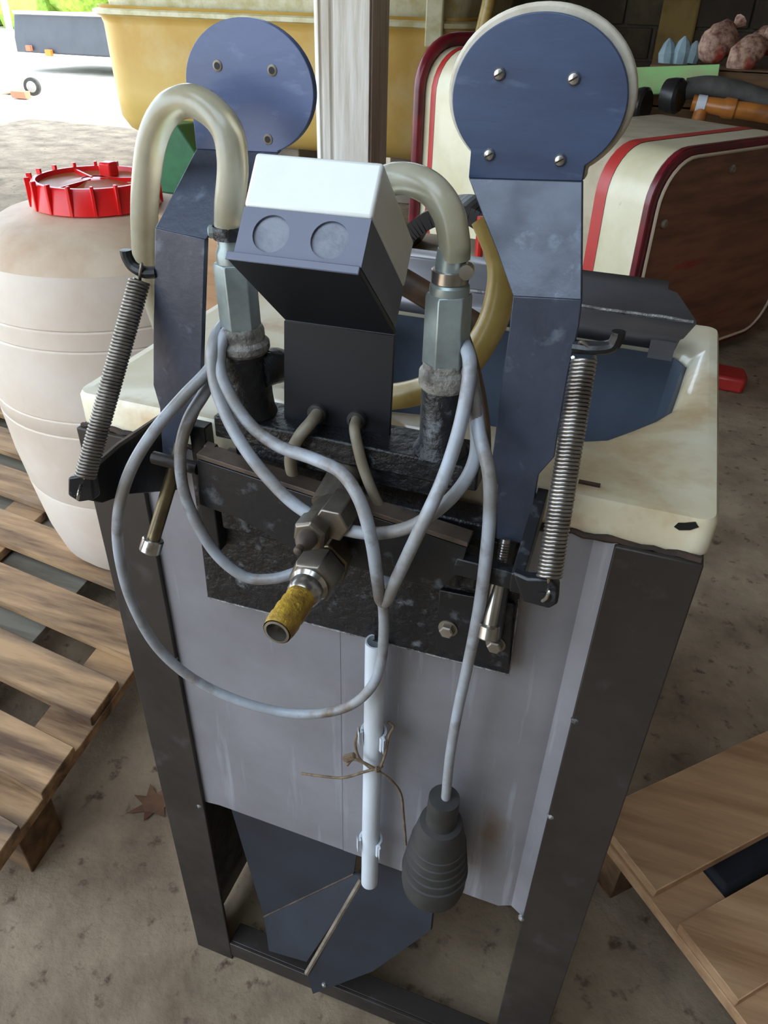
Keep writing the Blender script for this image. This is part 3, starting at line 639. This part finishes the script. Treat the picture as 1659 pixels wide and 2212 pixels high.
# ------------------------------------------------------------------ white conduit, clips, twine
yc = -0.014; RP = 0.0098
ct, cb = U(812,1385,yc), U(798,1905,yc)
cn = thing('cable_conduit', cb, 'white plastic conduit tube clipped upright on the grey panel', 'conduit')
dv = (cb-ct).normalized(); Lc = (cb-ct).length
MB().lathe(ct,dv,[(0,RP),(Lc,RP),(Lc,RP*0.82),(Lc-0.02,RP*0.82)],24,caps=False).lathe(ct,dv,[(0.0,RP),(0.0,RP*.82),(0.02,RP*.82)],24,caps=False).build('tube','white_pvc',cn,smooth=0.9)
for py in (1592,1822):
    p = U(812-(py-1385)*0.027,py,yc)
    cpts = [p+(X*math.cos(t)+Y*math.sin(t))*(RP+0.0022) for t in [math.radians(-35+250*i/14) for i in range(15)]]
    b = MB()
    for i in range(14):
        q0,q1 = cpts[i],cpts[i+1]; m0 = (q0+q1)/2; tt = (q1-q0)/2; nn = (m0-p).normalized()
        b.obox(m0, tt*1.08, nn*0.0014, ZV*0.010)
    clo = b.build('clip','white_pvc',cn)
    for sgn in (-1,1):
        MB().obox(p+X*sgn*(RP+0.0035)+Y*-0.007+ZV*0.002, X*0.0018+Y*-0.003*1, Y*0.001+X*0.0004*sgn, ZV*0.010).build('jaw','white_pvc',clo)
tw = thing('twine_tie', U(800,1665,-0.03), 'brown twine knotted around the white conduit with loose ends', 'twine')
def string(pts, r=0.0014): MB().tube(catmull([U(*p) for p in pts],6), r, 6).build('strand','twine',tw,smooth=1.2)
string([(652,1671,-.020),(690,1676,-.026),(740,1680,-.03),(785,1668,-.030),(812,1660,-.030),(826,1655,-.024)])
string([(812,1662,-.03),(845,1686,-.028),(866,1716,-.024),(872,1765,-.02),(877,1825,-.02)])
string([(806,1664,-.029),(778,1640,-.030),(768,1612,-.026),(770,1590,-.020),(780,1570,-.012)])
string([(822,1658,-.027),(832,1630,-.024),(840,1590,-.018),(850,1570,-.012),(838,1560,-.008)])
string([(812,1662,-.030),(780,1645,-.031),(762,1640,-.031),(750,1652,-.031)],0.0018)
MB().lathe(U(756,1636,-.03),(1,0.3,0.6),[(-0.007,0.003),(-0.004,0.0045),(0.005,0.004),(0.006,0.003)],7).build('wood_toggle','twine',tw)
MB().lathe(U(815,1662,-.0305),(1,0.2,0.3),[(-0.003,0.001),(0,0.0034),(0.003,0.001)],10).build('knot','twine',tw)

# ------------------------------------------------------------------ hose nozzle with yellow tape (points straight out of the panel)
pz = U(598,1365,-0.155); nx, nz = pz.x, pz.z
nz_ = thing('hose_nozzle', (nx,-0.08,nz-0.02), 'steel hose nozzle wrapped in yellow thread tape pointing out from the plate', 'hose nozzle')
o = Vector((nx,0,nz)); dY = Vector((0,-1,0))
MB().lathe(o,dY,[(0.035,0.012),(0.078,0.012)],20).build('pipe_stub','fitting_steel',nz_)
MB().lathe(o,dY,[(0.066,0.0185),(0.067,0.0195),(0.078,0.0195),(0.079,0.0185)],6,ph=0.3).build('lock_nut','brass_dirty',nz_,bevel=0.0008)
MB().lathe(o,dY,[(0.080,0.0180),(0.081,0.0190),(0.099,0.0190),(0.102,0.0170)],6,ph=0.15).build('hex_nut','fitting_steel',nz_,bevel=0.0008)
MB().lathe(o,dY,[(0.101,0.0135),(0.104,0.0145),(0.107,0.0125),(0.110,0.0128),(0.116,0.0118),(0.118,0.0105)],26).build('collar','bright_steel',nz_)
MB().lathe(o,dY,[(0.116,0.0100),(0.119,0.0108),(0.124,0.0102),(0.126,0.0110),(0.132,0.0104),(0.134,0.0113),(0.141,0.0106),(0.143,0.0112),(0.150,0.0108),(0.155,0.0100)],26,caps=False).build('tape_wrap','yellow_tape',nz_,smooth=0.9)
MB().lathe(o,dY,[(0.110,0.0085),(0.1555,0.0092),(0.1558,0.0075),(0.135,0.0072),(0.1345,0.001)],24).build('barb','bright_steel',nz_)
# upper fitting with grease nipple
pg = U(642,1192,-0.118); gn = thing('grease_fitting', (pg.x,-0.07,pg.z-0.012), 'brass-coloured hex fitting with a grease nipple above the yellow-taped nozzle', 'fitting')
o = Vector((pg.x,0,pg.z))
MB().lathe(o,dY,[(0.036,0.0125),(0.085,0.0115)],18).build('body','fitting_steel',gn)
MB().lathe(o,dY,[(0.084,0.0120),(0.085,0.0130),(0.099,0.0130),(0.101,0.0110)],6,ph=0.4).build('hex_nut','fitting_steel',gn,bevel=0.0008)
MB().lathe(o,dY,[(0.100,0.0075),(0.107,0.0070),(0.111,0.0045),(0.113,0.003),(0.116,0.0032),(0.118,0.0030),(0.119,0.0015)],16).build('nipple','rust_edge',gn)
MB().lathe(o+Vector((0.012,0,0.006)),dY,[(0.060,0.0135),(0.090,0.0135)],6).build('side_nut','fitting_steel',gn,bevel=0.001)
pv = U(730,1060,-0.045)
MB().lathe(pv,(0.10,1,0.45),[(-0.016,0.014),(0.02,0.014)],20).build('valve_body','fitting_steel',gn)

# ------------------------------------------------------------------ pallets
def pallet(name, origin, along, across, boards, L, label, mt, ztop=0.14, lower=None, blocks=(0.05,0.5,0.95)):
    # origin: reference corner; along: board direction; across: spacing direction
    al_, ac = Vector(along).normalized(), Vector(across).normalized(); og = Vector(origin)
    pl = thing(name, (og.x,og.y,0), label, 'pallet', 'wooden pallets')
    for s, w in boards:
        e0 = random.uniform(-.006,.006)
        c = og+ac*(s+w/2)+al_*(L/2+e0); c.z = ztop-0.010+random.uniform(-.001,.001)
        MB().obox(c, al_*L/2, ac*w/2, ZV*0.010).build('board', mt, pl, bevel=0.0015, seg=1)
    s0 = min(s for s,w in boards); s1 = max(s+w for s,w in boards)
    for t in (0.055, L/2, L-0.055):
        c = og+ac*(s0+s1)/2+al_*t; c.z = ztop-0.0315
        MB().obox(c, al_*0.055, ac*((s1-s0)/2+0.002), ZV*0.011).build('cross_board', mt, pl, bevel=0.0015, seg=1)
        for k in blocks:
            c3 = og+ac*(s0+(s1-s0)*k)+al_*t; c3.z = (ztop-0.0425)/2
            MB().obox(c3, al_*0.05, ac*0.045, ZV*((ztop-0.0425)/2)).build('block', 'wood_dark', pl, bevel=0.002, seg=1)
    if lower:
        for s, w in lower:
            c = og+ac*(s+w/2)+al_*(L/2+0.14); c.z = ztop-0.062
            MB().obox(c, al_*(L/2-0.14), ac*w/2, ZV*0.009).build('lower_board', 'wood_grey', pl, bevel=0.001, seg=1)
    return pl
pA = Z(280,1440,0.14); pB = Z(0,1830,0.14)
dac = (pA-pB).normalized(); dal = Vector((-0.994,0.112,0))
oP = pB-dac*0.05
sv = lambda px,py: (Z(px,py,0.14)-oP).dot(dac)
sA,sB,sC,sD = sv(60,1706),sv(131,1612),sv(181,1558),sv(250,1470)
per = ((sC-sA)+(sD-sB))/2; wd_ = ((sB-sA)+(sD-sC))/2
bl = [(sA+per*k, wd_) for k in range(-1,8)]
pallet('wooden_pallet', oP, dal, dac, bl, 1.15, 'weathered wooden pallet under the white barrel', 'wood_old',
       lower=[(sA+per*(k+1)-0.036, 0.09) for k in range(-1,6)], blocks=(0.1,0.42,0.95))
rA, rB = Z(1395,1930,0.14), Z(1320,1830,0.14)
al_r = Vector((0.70,0.714,0)); ac_r = Vector((0.714,-0.70,0))
rp = pallet('wooden_pallet', rA-ac_r*0.148+al_r*0.012, al_r, ac_r, [(0.0,0.152),(0.205,0.115),(0.365,0.10),(0.52,0.12)], 1.1, 'pale wooden pallet lying skewed in front of the old cream machine', 'wood_fresh', blocks=(0.06,0.6,0.95))
tag(MB().obox(Z(1600,1830,0.03)+Vector((0.02,0.02,0.0)), Vector((.09,.09,0)), Vector((.04,-.04,0)), Vector((0,0,.022))).build('dark_cloth','dark_fabric',bevel=0.01), 'dark cloth bundle lying under the pale skewed pallet boards', 'cloth')

# ------------------------------------------------------------------ white barrel with red lid
BX, BY, Bz = -0.592, 0.805, 0.1405
br = thing('plastic_barrel', (BX,BY,Bz), 'big white plastic barrel with a red screw lid standing on the pallet', 'barrel')
bo = Vector((BX,BY,Bz))
prof = [(0,0.18),(0.008,0.205),(0.03,0.222),(0.10,0.240),(0.215,0.256),(0.219,0.2545),(0.223,0.2565),(0.30,0.266),(0.396,0.272),(0.399,0.2705),(0.402,0.2722),(0.43,0.2728),(0.433,0.2712),(0.436,0.273),(0.50,0.274),(0.575,0.271),(0.578,0.269),(0.581,0.2708),(0.612,0.2685),(0.615,0.2665),(0.618,0.2680),(0.662,0.263),(0.708,0.250),(0.740,0.225),(0.762,0.185),(0.773,0.130),(0.777,0.115),(0.80,0.110)]
ks = [k for k,q in enumerate(prof) if q[0] == 0.708][0]
MB().lathe(bo,ZV,prof[:ks+1],56,caps=False).lathe(bo,ZV,[(0,0.002),prof[0]],56,caps=False).build('body','barrel_white',br,smooth=0.5)
MB().lathe(bo,ZV,prof[ks:],56,caps=False).build('shoulder','barrel_dust',br,smooth=0.5)
LZ = 0.777; LR = 0.117
MB().lathe(bo,ZV,[(LZ,LR*1.0),(LZ+0.003,LR*1.05),(LZ+0.010,LR*1.04),(LZ+0.044,LR*0.985),(LZ+0.048,LR*0.96),(LZ+0.048,LR*0.90),(LZ+0.038,LR*0.88),(LZ+0.034,LR*0.55),(LZ+0.044,LR*0.2),(LZ+0.045,0.004)],48).build('screw_lid','red_plastic',br); lid_o = bpy.data.objects['screw_lid']
MB().lathe(bo,ZV,[(LZ+0.0400,LR*0.87),(LZ+0.0365,LR*0.55),(LZ+0.0452,LR*0.2)],48,caps=False).build('lid_dish','lid_dusty',lid_o)
for k in range(18):
    a = 2*math.pi*k/18+0.1; dx = Vector((math.cos(a),math.sin(a),0)); tx = Vector((-math.sin(a),math.cos(a),0))
    MB().obox(bo+dx*LR*1.025+ZV*(LZ+0.028), dx*0.005, tx*0.0030, ZV*0.026).build('lid_rib','red_plastic',lid_o,bevel=0.001,seg=1)
MB().obox(bo+Vector((-0.01,0.06,LZ+0.050)), X*0.014, Y*0.014, ZV*0.014).build('lid_knob','red_plastic',lid_o,bevel=0.004)
for k in range(3):
    a = 2*math.pi*k/3+0.5; dx = Vector((math.cos(a),math.sin(a),0)); tx = Vector((-math.sin(a),math.cos(a),0))
    MB().obox(bo+dx*LR*0.5+ZV*(LZ+0.042), dx*LR*0.40, tx*0.002, ZV*0.004).build('lid_spoke','red_plastic',lid_o)

pk0,pk1 = U(362,560,0.47),U(540,560,0.47)
tag(MB().box((pk0.x,0.455,0.0),(pk1.x,0.475,U(440,470,0.47).z)).build('wooden_plank','wood_fresh',bevel=0.002),'tan wooden plank standing upright behind the basin by the barrel','plank')
# ------------------------------------------------------------------ storage tank, post, chock
tk = thing('storage_tank', (-2.0,5.6,0.30), 'huge yellowed fibreglass tank standing at the back of the barn', 'tank')
def loopz(x0,x1,ya,yb_,z,r): return rrect(x0,x1,ya,yb_,z,r,7)
tx0,tx1,ty0,ty1 = -3.60,-0.93,4.72,6.40
b = MB()
levels = [(0.300,0.22,0.20),(0.315,0.12,0.22),(0.36,0.05,0.24),(0.44,0.01,0.25),(0.60,0.0,0.25),(1.02,-0.01,0.25),(1.06,-0.02,0.25),(1.075,-0.045,0.25),(1.10,-0.05,0.25),(1.115,-0.02,0.25),(1.13,-0.03,0.25)]
Ls = [loopz(tx0+i,tx1-i,ty0+i,ty1-i,z,r) for z,i,r in levels]
for i in range(len(Ls)-1): strip(b,Ls[i],Ls[i+1])
b.add(Ls[0],[tuple(range(len(Ls[0])))])
b.build('shell','tank_yellow',tk,smooth=0.9)
b = MB(); R0 = loopz(tx0-0.055,tx1+0.055,ty0-0.055,ty1+0.055,1.078,0.25); R1 = loopz(tx0-0.055,tx1+0.055,ty0-0.055,ty1+0.055,1.102,0.25); R2 = loopz(tx0-0.03,tx1+0.03,ty0-0.03,ty1+0.03,1.112,0.25); R3=loopz(tx0-0.03,tx1+0.03,ty0-0.03,ty1+0.03,1.068,0.25)
strip(b,R3,R0); strip(b,R0,R1); strip(b,R1,R2); b.build('rim_flange','tank_rim',tk,smooth=0.9)
b = MB()
levels = [(1.125,0.03,0.25),(1.20,0.02,0.25),(1.75,0.0,0.25),(1.85,0.05,0.25),(1.90,0.2,0.2)]
Ls = [loopz(tx0+i,tx1-i,ty0+i,ty1-i,z,r) for z,i,r in levels]
for i in range(len(Ls)-1): strip(b,Ls[i],Ls[i+1])
b.add(Ls[-1],[tuple(range(len(Ls[0])))]); b.build('upper_shell','tank_rim',tk,smooth=0.9)
px_ = U(935,100,4.66); MB().box((px_.x-0.055,4.655,0.98),(px_.x+0.055,4.71,1.9)).build('vertical_flange','tank_rim',tk,bevel=0.01)
for x in (-3.3,-2.3,-1.3):
    MB().box((x-0.15,4.95,0.0),(x+0.15,6.2,0.30)).build('foundation','wall_plaster',tk,bevel=0.01)
g0,g1,g2,g3 = U(310,263,4.5),U(382,270,4.5),U(398,420,4.5),U(318,420,4.5)
gw = [(-0.02,-0.0),( .0,0)]
cz = max(0,min(g2.z,g3.z))
tag(MB().prism([Vector((g0.x,4.5,g0.z)),Vector((g1.x,4.5,g1.z)),Vector((g1.x+0.16,4.5,g1.z-0.22)),Vector((g1.x+0.16,4.5,0)),Vector((g0.x-0.05,4.5,0))],(0.05,0.20,0)).build('tank_chock','green_paint',bevel=0.01), 'dark green wedge chock at the foot of the yellow tank', 'chock')
p0,p1,p2 = U(677,200,4.0),U(797,200,4.0),U(838,200,4.14)
pw = thing('timber_post', ((p0.x+p1.x)/2,4.12,0), 'weathered pale timber post standing in front of the yellow tank', 'post')
x0,x1 = p0.x,p1.x; wv = x1-x0
MB().prism([(x0,4.03,0),(x0+wv*.10,4.0,0),(x0+wv*.12,4.0,0)]+[(x0+wv*.13,4.012,0),(x0+wv*.16,4.012,0),(x0+wv*.17,4.0,0),(x0+wv*.30,4.0,0),(x0+wv*.32,4.016,0),(x0+wv*.36,4.016,0),(x0+wv*.38,4.0,0),(x1,4.0,0),(x1,4.03,0)],(0,0,3.3)).build('face_board','post_wood',pw,bevel=0.004)
MB().box((x0+0.02,4.031,0),(x1+0.005,4.30,3.3)).build('core','post_wood',pw,bevel=0.006)

# ------------------------------------------------------------------ old cream and red machine
om = thing('old_machine', (0.25,2.8,0), 'old cream machine with red bands, maroon flanges and a brown end plate', 'machine')
dp = Vector((0.563,0.827,0)).normalized(); da = Vector((-0.827,0.563,0)).normalized()
P0 = U(1366,560,2.36); P0.z = 0.0
def profile(o, wd, z0, z1, r, n=8):
    pts = []
    for cu,cz,a in ((wd-r,z1-r,0),(r,z1-r,90),(r,z0+r,180),(wd-r,z0+r,270)):
        for i in range(n+1):
            t = math.radians(a+90*i/n); pts.append(o+dp*(cu+r*math.cos(t))+ZV*(cz+r*math.sin(t)))
    return pts
zt1 = U(1500,318,2.50).z
near = profile(P0, 1.0, 0.06, zt1, 0.17)
def loft(A, B_, t0, t1, inset=0.0):
    cA = sum(A,Vector())/len(A); cB = sum(B_,Vector())/len(B_)
    f = lambda t: [a.lerp(bb,t)+((cA.lerp(cB,t))-a.lerp(bb,t)).normalized()*inset for a,bb in zip(A,B_)]
    return f(t0), f(t1)
P1 = U(900,400,3.35); P1.z = 0
far_top = U(985,88,3.35).z
farp = profile(P1-dp*0.0, 0.62, 0.10, far_top, 0.20)
def band(t0,t1,inset,mt,nm):
    b = MB(); A,B_ = loft(near,farp,t0,t1,inset); strip(b,A,B_)
    return b.build(nm,mt,om,smooth=0.9)
def flange(prof, off, mt, nm, ins=0.0, th=0.03):
    b = MB(); c = sum(prof,Vector())/len(prof)
    P = [p+(c-p).normalized()*ins+da*off for p in prof]; b.prism(P, da*th); return b.build(nm, mt, om, bevel=0.006)
flange(near,-0.03,'maroon','near_flange',-0.004)
flange(near,-0.036,'brown_plate','end_plate',0.035,0.01)
c = sum(near,Vector())/len(near)
MB().tube([p+(c-p).normalized()*0.034-da*0.037 for p in near+[near[0]]],0.006,6).build('plate_bead','beige_paint',om)
for px,py in ((1433,483),(1580,365)):
    q = U(px,py,2.36); t = (q-P0-(-da*0.036)).dot(da); 
    d = ray(px,py); n_ = da; tt = ((P0-da*0.036)-CAM).dot(n_)/d.dot(n_); q = CAM+d*tt
    MB().lathe(q,-da,[(-0.004,0.016),(0.006,0.016),(0.012,0.010)],12).build('plate_screw','screw_dull',om)
def band2(prof, o0, o1, inset, mt, nm, par, cap=False):
    c = sum(prof,Vector())/len(prof); P = [p+(c-p).normalized()*inset for p in prof]
    b = MB(); A = [p+da*o0 for p in P]; B_ = [p+da*o1 for p in P]; strip(b,A,B_)
    if cap: b.add(B_,[tuple(range(len(B_)))])
    return b.build(nm,mt,par,smooth=0.9)
band2(near,0,0.17,0.012,'machine_cream','body_band',om); band2(near,0.17,0.22,0.010,'machine_red','body_band',om)
band2(near,0.22,0.62,0.012,'dusty_cream','body',om,True)
cabn = thing('cream_cabinet', (P1.x+0.3,P1.y+0.2,0), 'cream cabinet with a red stripe and glossy maroon rim behind the clear hose', 'cabinet')
band2(farp,0.0,-0.05,0.03,'machine_cream','rim_band',cabn); band2(farp,-0.05,-0.085,0.028,'machine_red','stripe',cabn); band2(farp,-0.085,-0.45,0.03,'machine_cream','body',cabn,True)
c = sum(farp,Vector())/len(farp)
MB().prism([p+(c-p).normalized()*-0.005 for p in farp], da*0.02).build('back_panel','maroon',cabn)
MB().tube([p+da*0.01 for p in farp+[farp[0],farp[1]]],0.028,10).build('rim_tube','maroon',cabn,smooth=1.0)
MB().prism([p+(c-p).normalized()*0.2+ZV*-0.1 for p in farp], da*0.02).build('foot_frame','maroon',cabn)
foot = Z(1590,845,0.0)
MB().prism([foot+Vector(v) for v in ((-.10,-.02,0),(.02,-.03,0),(.03,.02,0),(.02,.10,0),(-.10,.12,0))],(0,0,0.06)).build('foot','machine_red',om,bevel=0.012)
MB().box((P0.x+0.15,2.75,0),(P0.x+0.25,2.95,0.10)).build('foot','machine_red',om,bevel=0.01)
# dark guard ring and red rod lying on the body
gr = thing('guard_hoop', U(985,560,1.0), 'black curved hoop with a red rod seen through the gap beside the clear hose', 'hoop')
b = MB(); hp_ = catmull([U(x,y,1.0) for x,y in ((880,525),(902,492),(945,462),(1000,450),(1050,468),(1080,520),(1090,590),(1086,660))],6)
for i in range(len(hp_)-1):
    m0 = (hp_[i]+hp_[i+1])/2; t = (hp_[i+1]-hp_[i])/2; b.obox(m0, t*1.1, Vector((0,0.05,0)), t.cross(Y).normalized()*0.016)
b.build('hoop','black_plastic',gr)
MB().tube([U(1040,468,0.93),U(1030,600,0.93)],0.0075,10).build('rod','red_rod',gr)
MB().box((U(1000,600,1.0).x-0.16,0.97,0.0),(U(1000,600,1.0).x+0.16,1.13,U(985,545,1.0).z)).build('stand_pillar','dusty_cream',gr,bevel=0.02)

# ------------------------------------------------------------------ clutter on a bench behind the machine
YB = 3.75; zb = U(1500,292,YB).z
bn = thing('plank_bench', (0.95,YB+0.2,0), 'dusty bench behind the old machine carrying pipes and sacks', 'bench')
MB().box((0.25,YB-0.10,zb-0.05),(1.9,YB+0.75,zb)).build('top','dusty_cream',bn,bevel=0.006)
for x in (0.35,1.8):
    for y in (YB-0.05,YB+0.65): MB().box((x-0.04,y-0.04,0),(x+0.04,y+0.04,zb-0.05)).build('leg','wood_dark',bn)
A,B_ = U(1340,165,YB+0.35),U(1560,155,YB+0.35); A.z=B_.z=(A.z+B_.z)/2
def P_(x,y,dy=0.0): return U(x,y,YB+dy)
gp = MB(); a,b2 = P_(1350,175,.25),P_(1450,200,.0)
tag(MB().prism([P_(1345,146,.20),P_(1556,138,.20),P_(1552,166,.14),P_(1447,178,.10),P_(1445,202,.07),P_(1384,206,.07),P_(1382,286,.07),P_(1345,286,.07)],(0,0.02,-0.005)).build('green_board','light_green',bevel=0.004), 'pale green painted board lying on the bench among the pipes', 'board')
def cap(px0,px1,py0,py1,nm,label):
    c = P_((px0+px1)/2,(py0+py1)/2,-.05); r = (P_(px0,py1,-.05)-P_(px0,py0,-.05)).length/2; w = (P_(px1,py0,-.05)-P_(px0,py0,-.05)).length
    n = (CAM-c); n.z = 0; n = (n.normalized()*0.35+X*0.9).normalized()
    tag(MB().lathe(c,n,[(-w*.45,r*.7),(-w*.4,r*.9),(0,r),(w*.3,r),(w*.45,r*.85)],20).build(nm,'black_plastic'), label, 'knob', 'black plastic knobs')
cap(1368,1400,188,268,'black_knob','black round knob right beside the cream arm pad')
cap(1430,1476,168,246,'black_knob','black knob between the green board and the orange pipe')
tag(MB().tube(catmull([P_(1482,192,.01),P_(1530,187,.01),P_(1590,197,.01),P_(1680,227,.01),P_(1760,250,.01)],6),0.045,14).build('grey_hose','grey_hose',smooth=1.2),'thick grey hose curving across above the orange pipe','hose')
op = thing('orange_pipe', P_(1560,262,-.1), 'orange copper-coloured pipe with tee lying below the grey hose', 'pipe')
d0,d1 = P_(1495,222,-.04),P_(1680,250,-.04); dv=(d1-d0); Lq=dv.length; dv.normalize()
MB().lathe(d0,dv,[(0,0.034),(Lq*.35,0.036),(Lq*.38,0.043),(Lq*.5,0.043),(Lq*.52,0.036),(Lq,0.038)],18).build('run','orange_pipe',op)
MB().lathe(d0,dv,[(0.02,0.0385),(0.06,0.0385)],18).build('ring','white_pvc',op)
MB().lathe(P_(1518,225,-.04),P_(1508,262,-.06)-P_(1518,225,-.04),[(0,0.03),(0.07,0.032),(0.085,0.034)],16).build('branch','orange_pipe',op)
cr = thing('wooden_crate', (0.62,YB+0.47,zb), 'dark slatted crate under the netted sacks on the bench', 'crate')
for k in range(3):
    zz = zb+0.002+k*0.084
    MB().box((0.22,YB+0.26,zz),(1.12,YB+0.28,zz+0.076)).build('slat','wood_dark',cr,bevel=0.003)
    MB().box((0.22,YB+0.66,zz),(1.12,YB+0.68,zz+0.076)).build('slat','wood_dark',cr,bevel=0.003)
for x in (0.22,1.08): MB().box((x,YB+0.281,zb+0.001),(x+0.04,YB+0.659,zb+0.248)).build('end_board','wood_dark',cr,bevel=0.003)
MB().box((0.22,YB+0.26,zb+0.250),(1.12,YB+0.68,zb+0.258)).build('top_board','wood_dark',cr,bevel=0.003)
def sack(px,py,rx,ry,ang,dy,label):
    c = P_(px,py,dy); k = (P_(px+1,py,dy)-c).length
    ux = (RT*math.cos(ang)+UP*math.sin(ang)); uy = (-RT*math.sin(ang)+UP*math.cos(ang)); uz = FW
    V=[];Fc=[];nu,nv=20,12
    for i in range(nv+1):
        th_ = math.pi*i/nv
        for j in range(nu):
            ph_ = 2*math.pi*j/nu
            jit = 1+0.10*math.sin(3*ph_+px)+random.uniform(-.13,.10)
            V.append(c+(ux*math.cos(th_)*rx*1.0+(uy*math.cos(ph_)*ry+uz*math.sin(ph_)*ry)*math.sin(th_)**0.8*jit)*k)
    for i in range(nv):
        for j in range(nu): Fc.append((i*nu+j,i*nu+(j+1)%nu,(i+1)*nu+(j+1)%nu,(i+1)*nu+j))
    t = thing('mesh_sack', c-ZV*ry*k, label, 'sack', 'mesh sacks')
    MB().add(V,Fc).build('bag','mesh_sack',t,smooth=1.0)
    e = c+ux*rx*k*0.95
    MB().lathe(e,ux,[(-0.02,0.02),(0.02,0.012),(0.06,0.035),(0.065,0.01)],9).build('tied_neck','mesh_sack',t)
sack(1550,92,48,38,0.75,.46,'netted sack standing tallest beside the blue plastic')
sack(1612,118,50,34,0.7,.36,'reddish netted sack in front, leaning over the grey hose')
sack(1650,92,40,30,0.4,.60,'small netted sack at the far right edge')
sack(1705,116,36,38,1.2,.42,'netted sack cut off by the picture edge above the hose')
bp_ = MB(); 
for i,(px,py,r) in enumerate(((1446,112,24),(1474,110,26),(1496,112,20))):
    c = P_(px,py,.45); k = (P_(px+1,py,.45)-c).length
    bp_.lathe(c-ZV*r*k*1.1,(0.1*(i-1),0,1),[(0,r*k*.8),(r*k,r*k*.9),(r*k*1.8,r*k*.5),(r*k*2.2,r*k*.1)],9)
tag(bp_.build('plastic_bag','blue_plastic',smooth=0.5),'crumpled pale blue plastic bag on the bench by the wall','bag')

ys = [U(1062,-60,4.4),U(1056,0,4.4),U(1047,40,4.4),U(1040,70,4.4)]
tag(MB().tube(catmull(ys,5),[0.036]*16,10).build('yellow_hose','hose_yellow',smooth=1.2),'bright yellowish hose hanging behind the top of the cream arm pad','hose')
# ------------------------------------------------------------------ outside: trailer, hedge
tr = thing('trailer', (-8.6,11.0,0), 'grey box trailer standing in the sun outside the barn', 'trailer')
def O(px,py,y): return U(px,py,y)
t0,t1,t2,t3 = O(28,28,11.0),O(330,38,11.0),O(330,130,11.0),O(30,112,11.0)
MB().prism([t0,t1,t2,t3],(0.2,1.6,0)).build('body','trailer_grey',tr,bevel=0.03)
MB().tube([O(28,26,10.97),O(330,36,10.97)],0.025,8).build('top_rail','white_paint',tr)
lp = O(106,114,10.95); MB().obox(lp,X*0.06,Y*0.03,ZV*0.045).build('side_lamp','amber',tr,bevel=0.01)
lp = O(63,104,10.95); MB().obox(lp,X*0.05,Y*0.03,ZV*0.04).build('side_lamp','brick_red',tr,bevel=0.01)
for px in (290,):
    q = O(px,150,11.4); MB().lathe(Vector((q.x,11.4,0.33)),(0,1,0),[(-0.1,0.2),(-0.1,0.33),(0.1,0.33),(0.1,0.2)],24).build('wheel','tyre',tr)
jk = thing('jockey_wheel_frame', O(70,205,8.4), 'pale drawbar frame with small black wheel outside at the left edge', 'wheel frame')
wc = O(70,187,8.4); wr = (O(70,206,8.4)-O(70,168,8.4)).length/2
MB().lathe(wc,(0.25,-1,0),[(-0.03,wr*.7),(-0.025,wr),(0.025,wr),(0.03,wr*.7)],28).build('tyre','tyre',jk); tyre_o = bpy.data.objects['tyre']
MB().lathe(wc,(0.25,-1,0),[(0.0,wr*.62),(0.032,wr*.62),(0.036,wr*.3)],20).build('hub','hub_grey',tyre_o)
MB().tube([O(2,-30,8.42),O(28,100,8.42),O(40,165,8.42)],0.04,10).build('strut','white_paint',jk)
MB().tube([O(30,100,8.4),O(34,165,8.4)],0.02,8).build('rod','hub_grey',jk)
MB().prism([O(-30,60,8.45),O(8,100,8.45),O(16,160,8.45),O(58,172,8.45),O(56,192,8.45),O(0,208,8.45),O(-40,210,8.45)],(0,0.1,0)).build('drawbar','beige_paint',jk,bevel=0.02)
bk_ = Z(48,212,0.0); tag(MB().box((bk_.x-0.12,bk_.y-0.05,0),(bk_.x+0.10,bk_.y+0.05,0.08)).build('brick','brick_red',bevel=0.006),'small red brick on the ground under the pale drawbar','brick')
hd = MB(); 
for i in range(26):
    c = Vector((-26+i*1.1+random.uniform(-.4,.4),21+random.uniform(-1,1),random.uniform(.3,1.6))); r = random.uniform(.8,1.5)
    hd.lathe(c-ZV*r,ZV,[(0,r*.3),(r*.5,r*.85),(r,r),(r*1.5,r*.8),(r*2,r*.2)],9)
h_o = tag(hd.build('hedge','foliage',smooth=0.4),'sunlit yellow-green hedge far outside the barn','hedge')

# ------------------------------------------------------------------ floor litter
lf = Z(330,1738,0.0); pts=[]
for i in range(14):
    a = 2*math.pi*i/14; r = 0.045*(1.0 if i%2 else 0.5)*random.uniform(.8,1.2); pts.append(lf+Vector((math.cos(a)*r,math.sin(a)*r,0.003+0.006*(i%2))))
tag(MB().prism(pts,(0,0,0.001)).build('dead_leaf','dead_leaf'),'brown dead leaf on the concrete beside the stand','leaf')
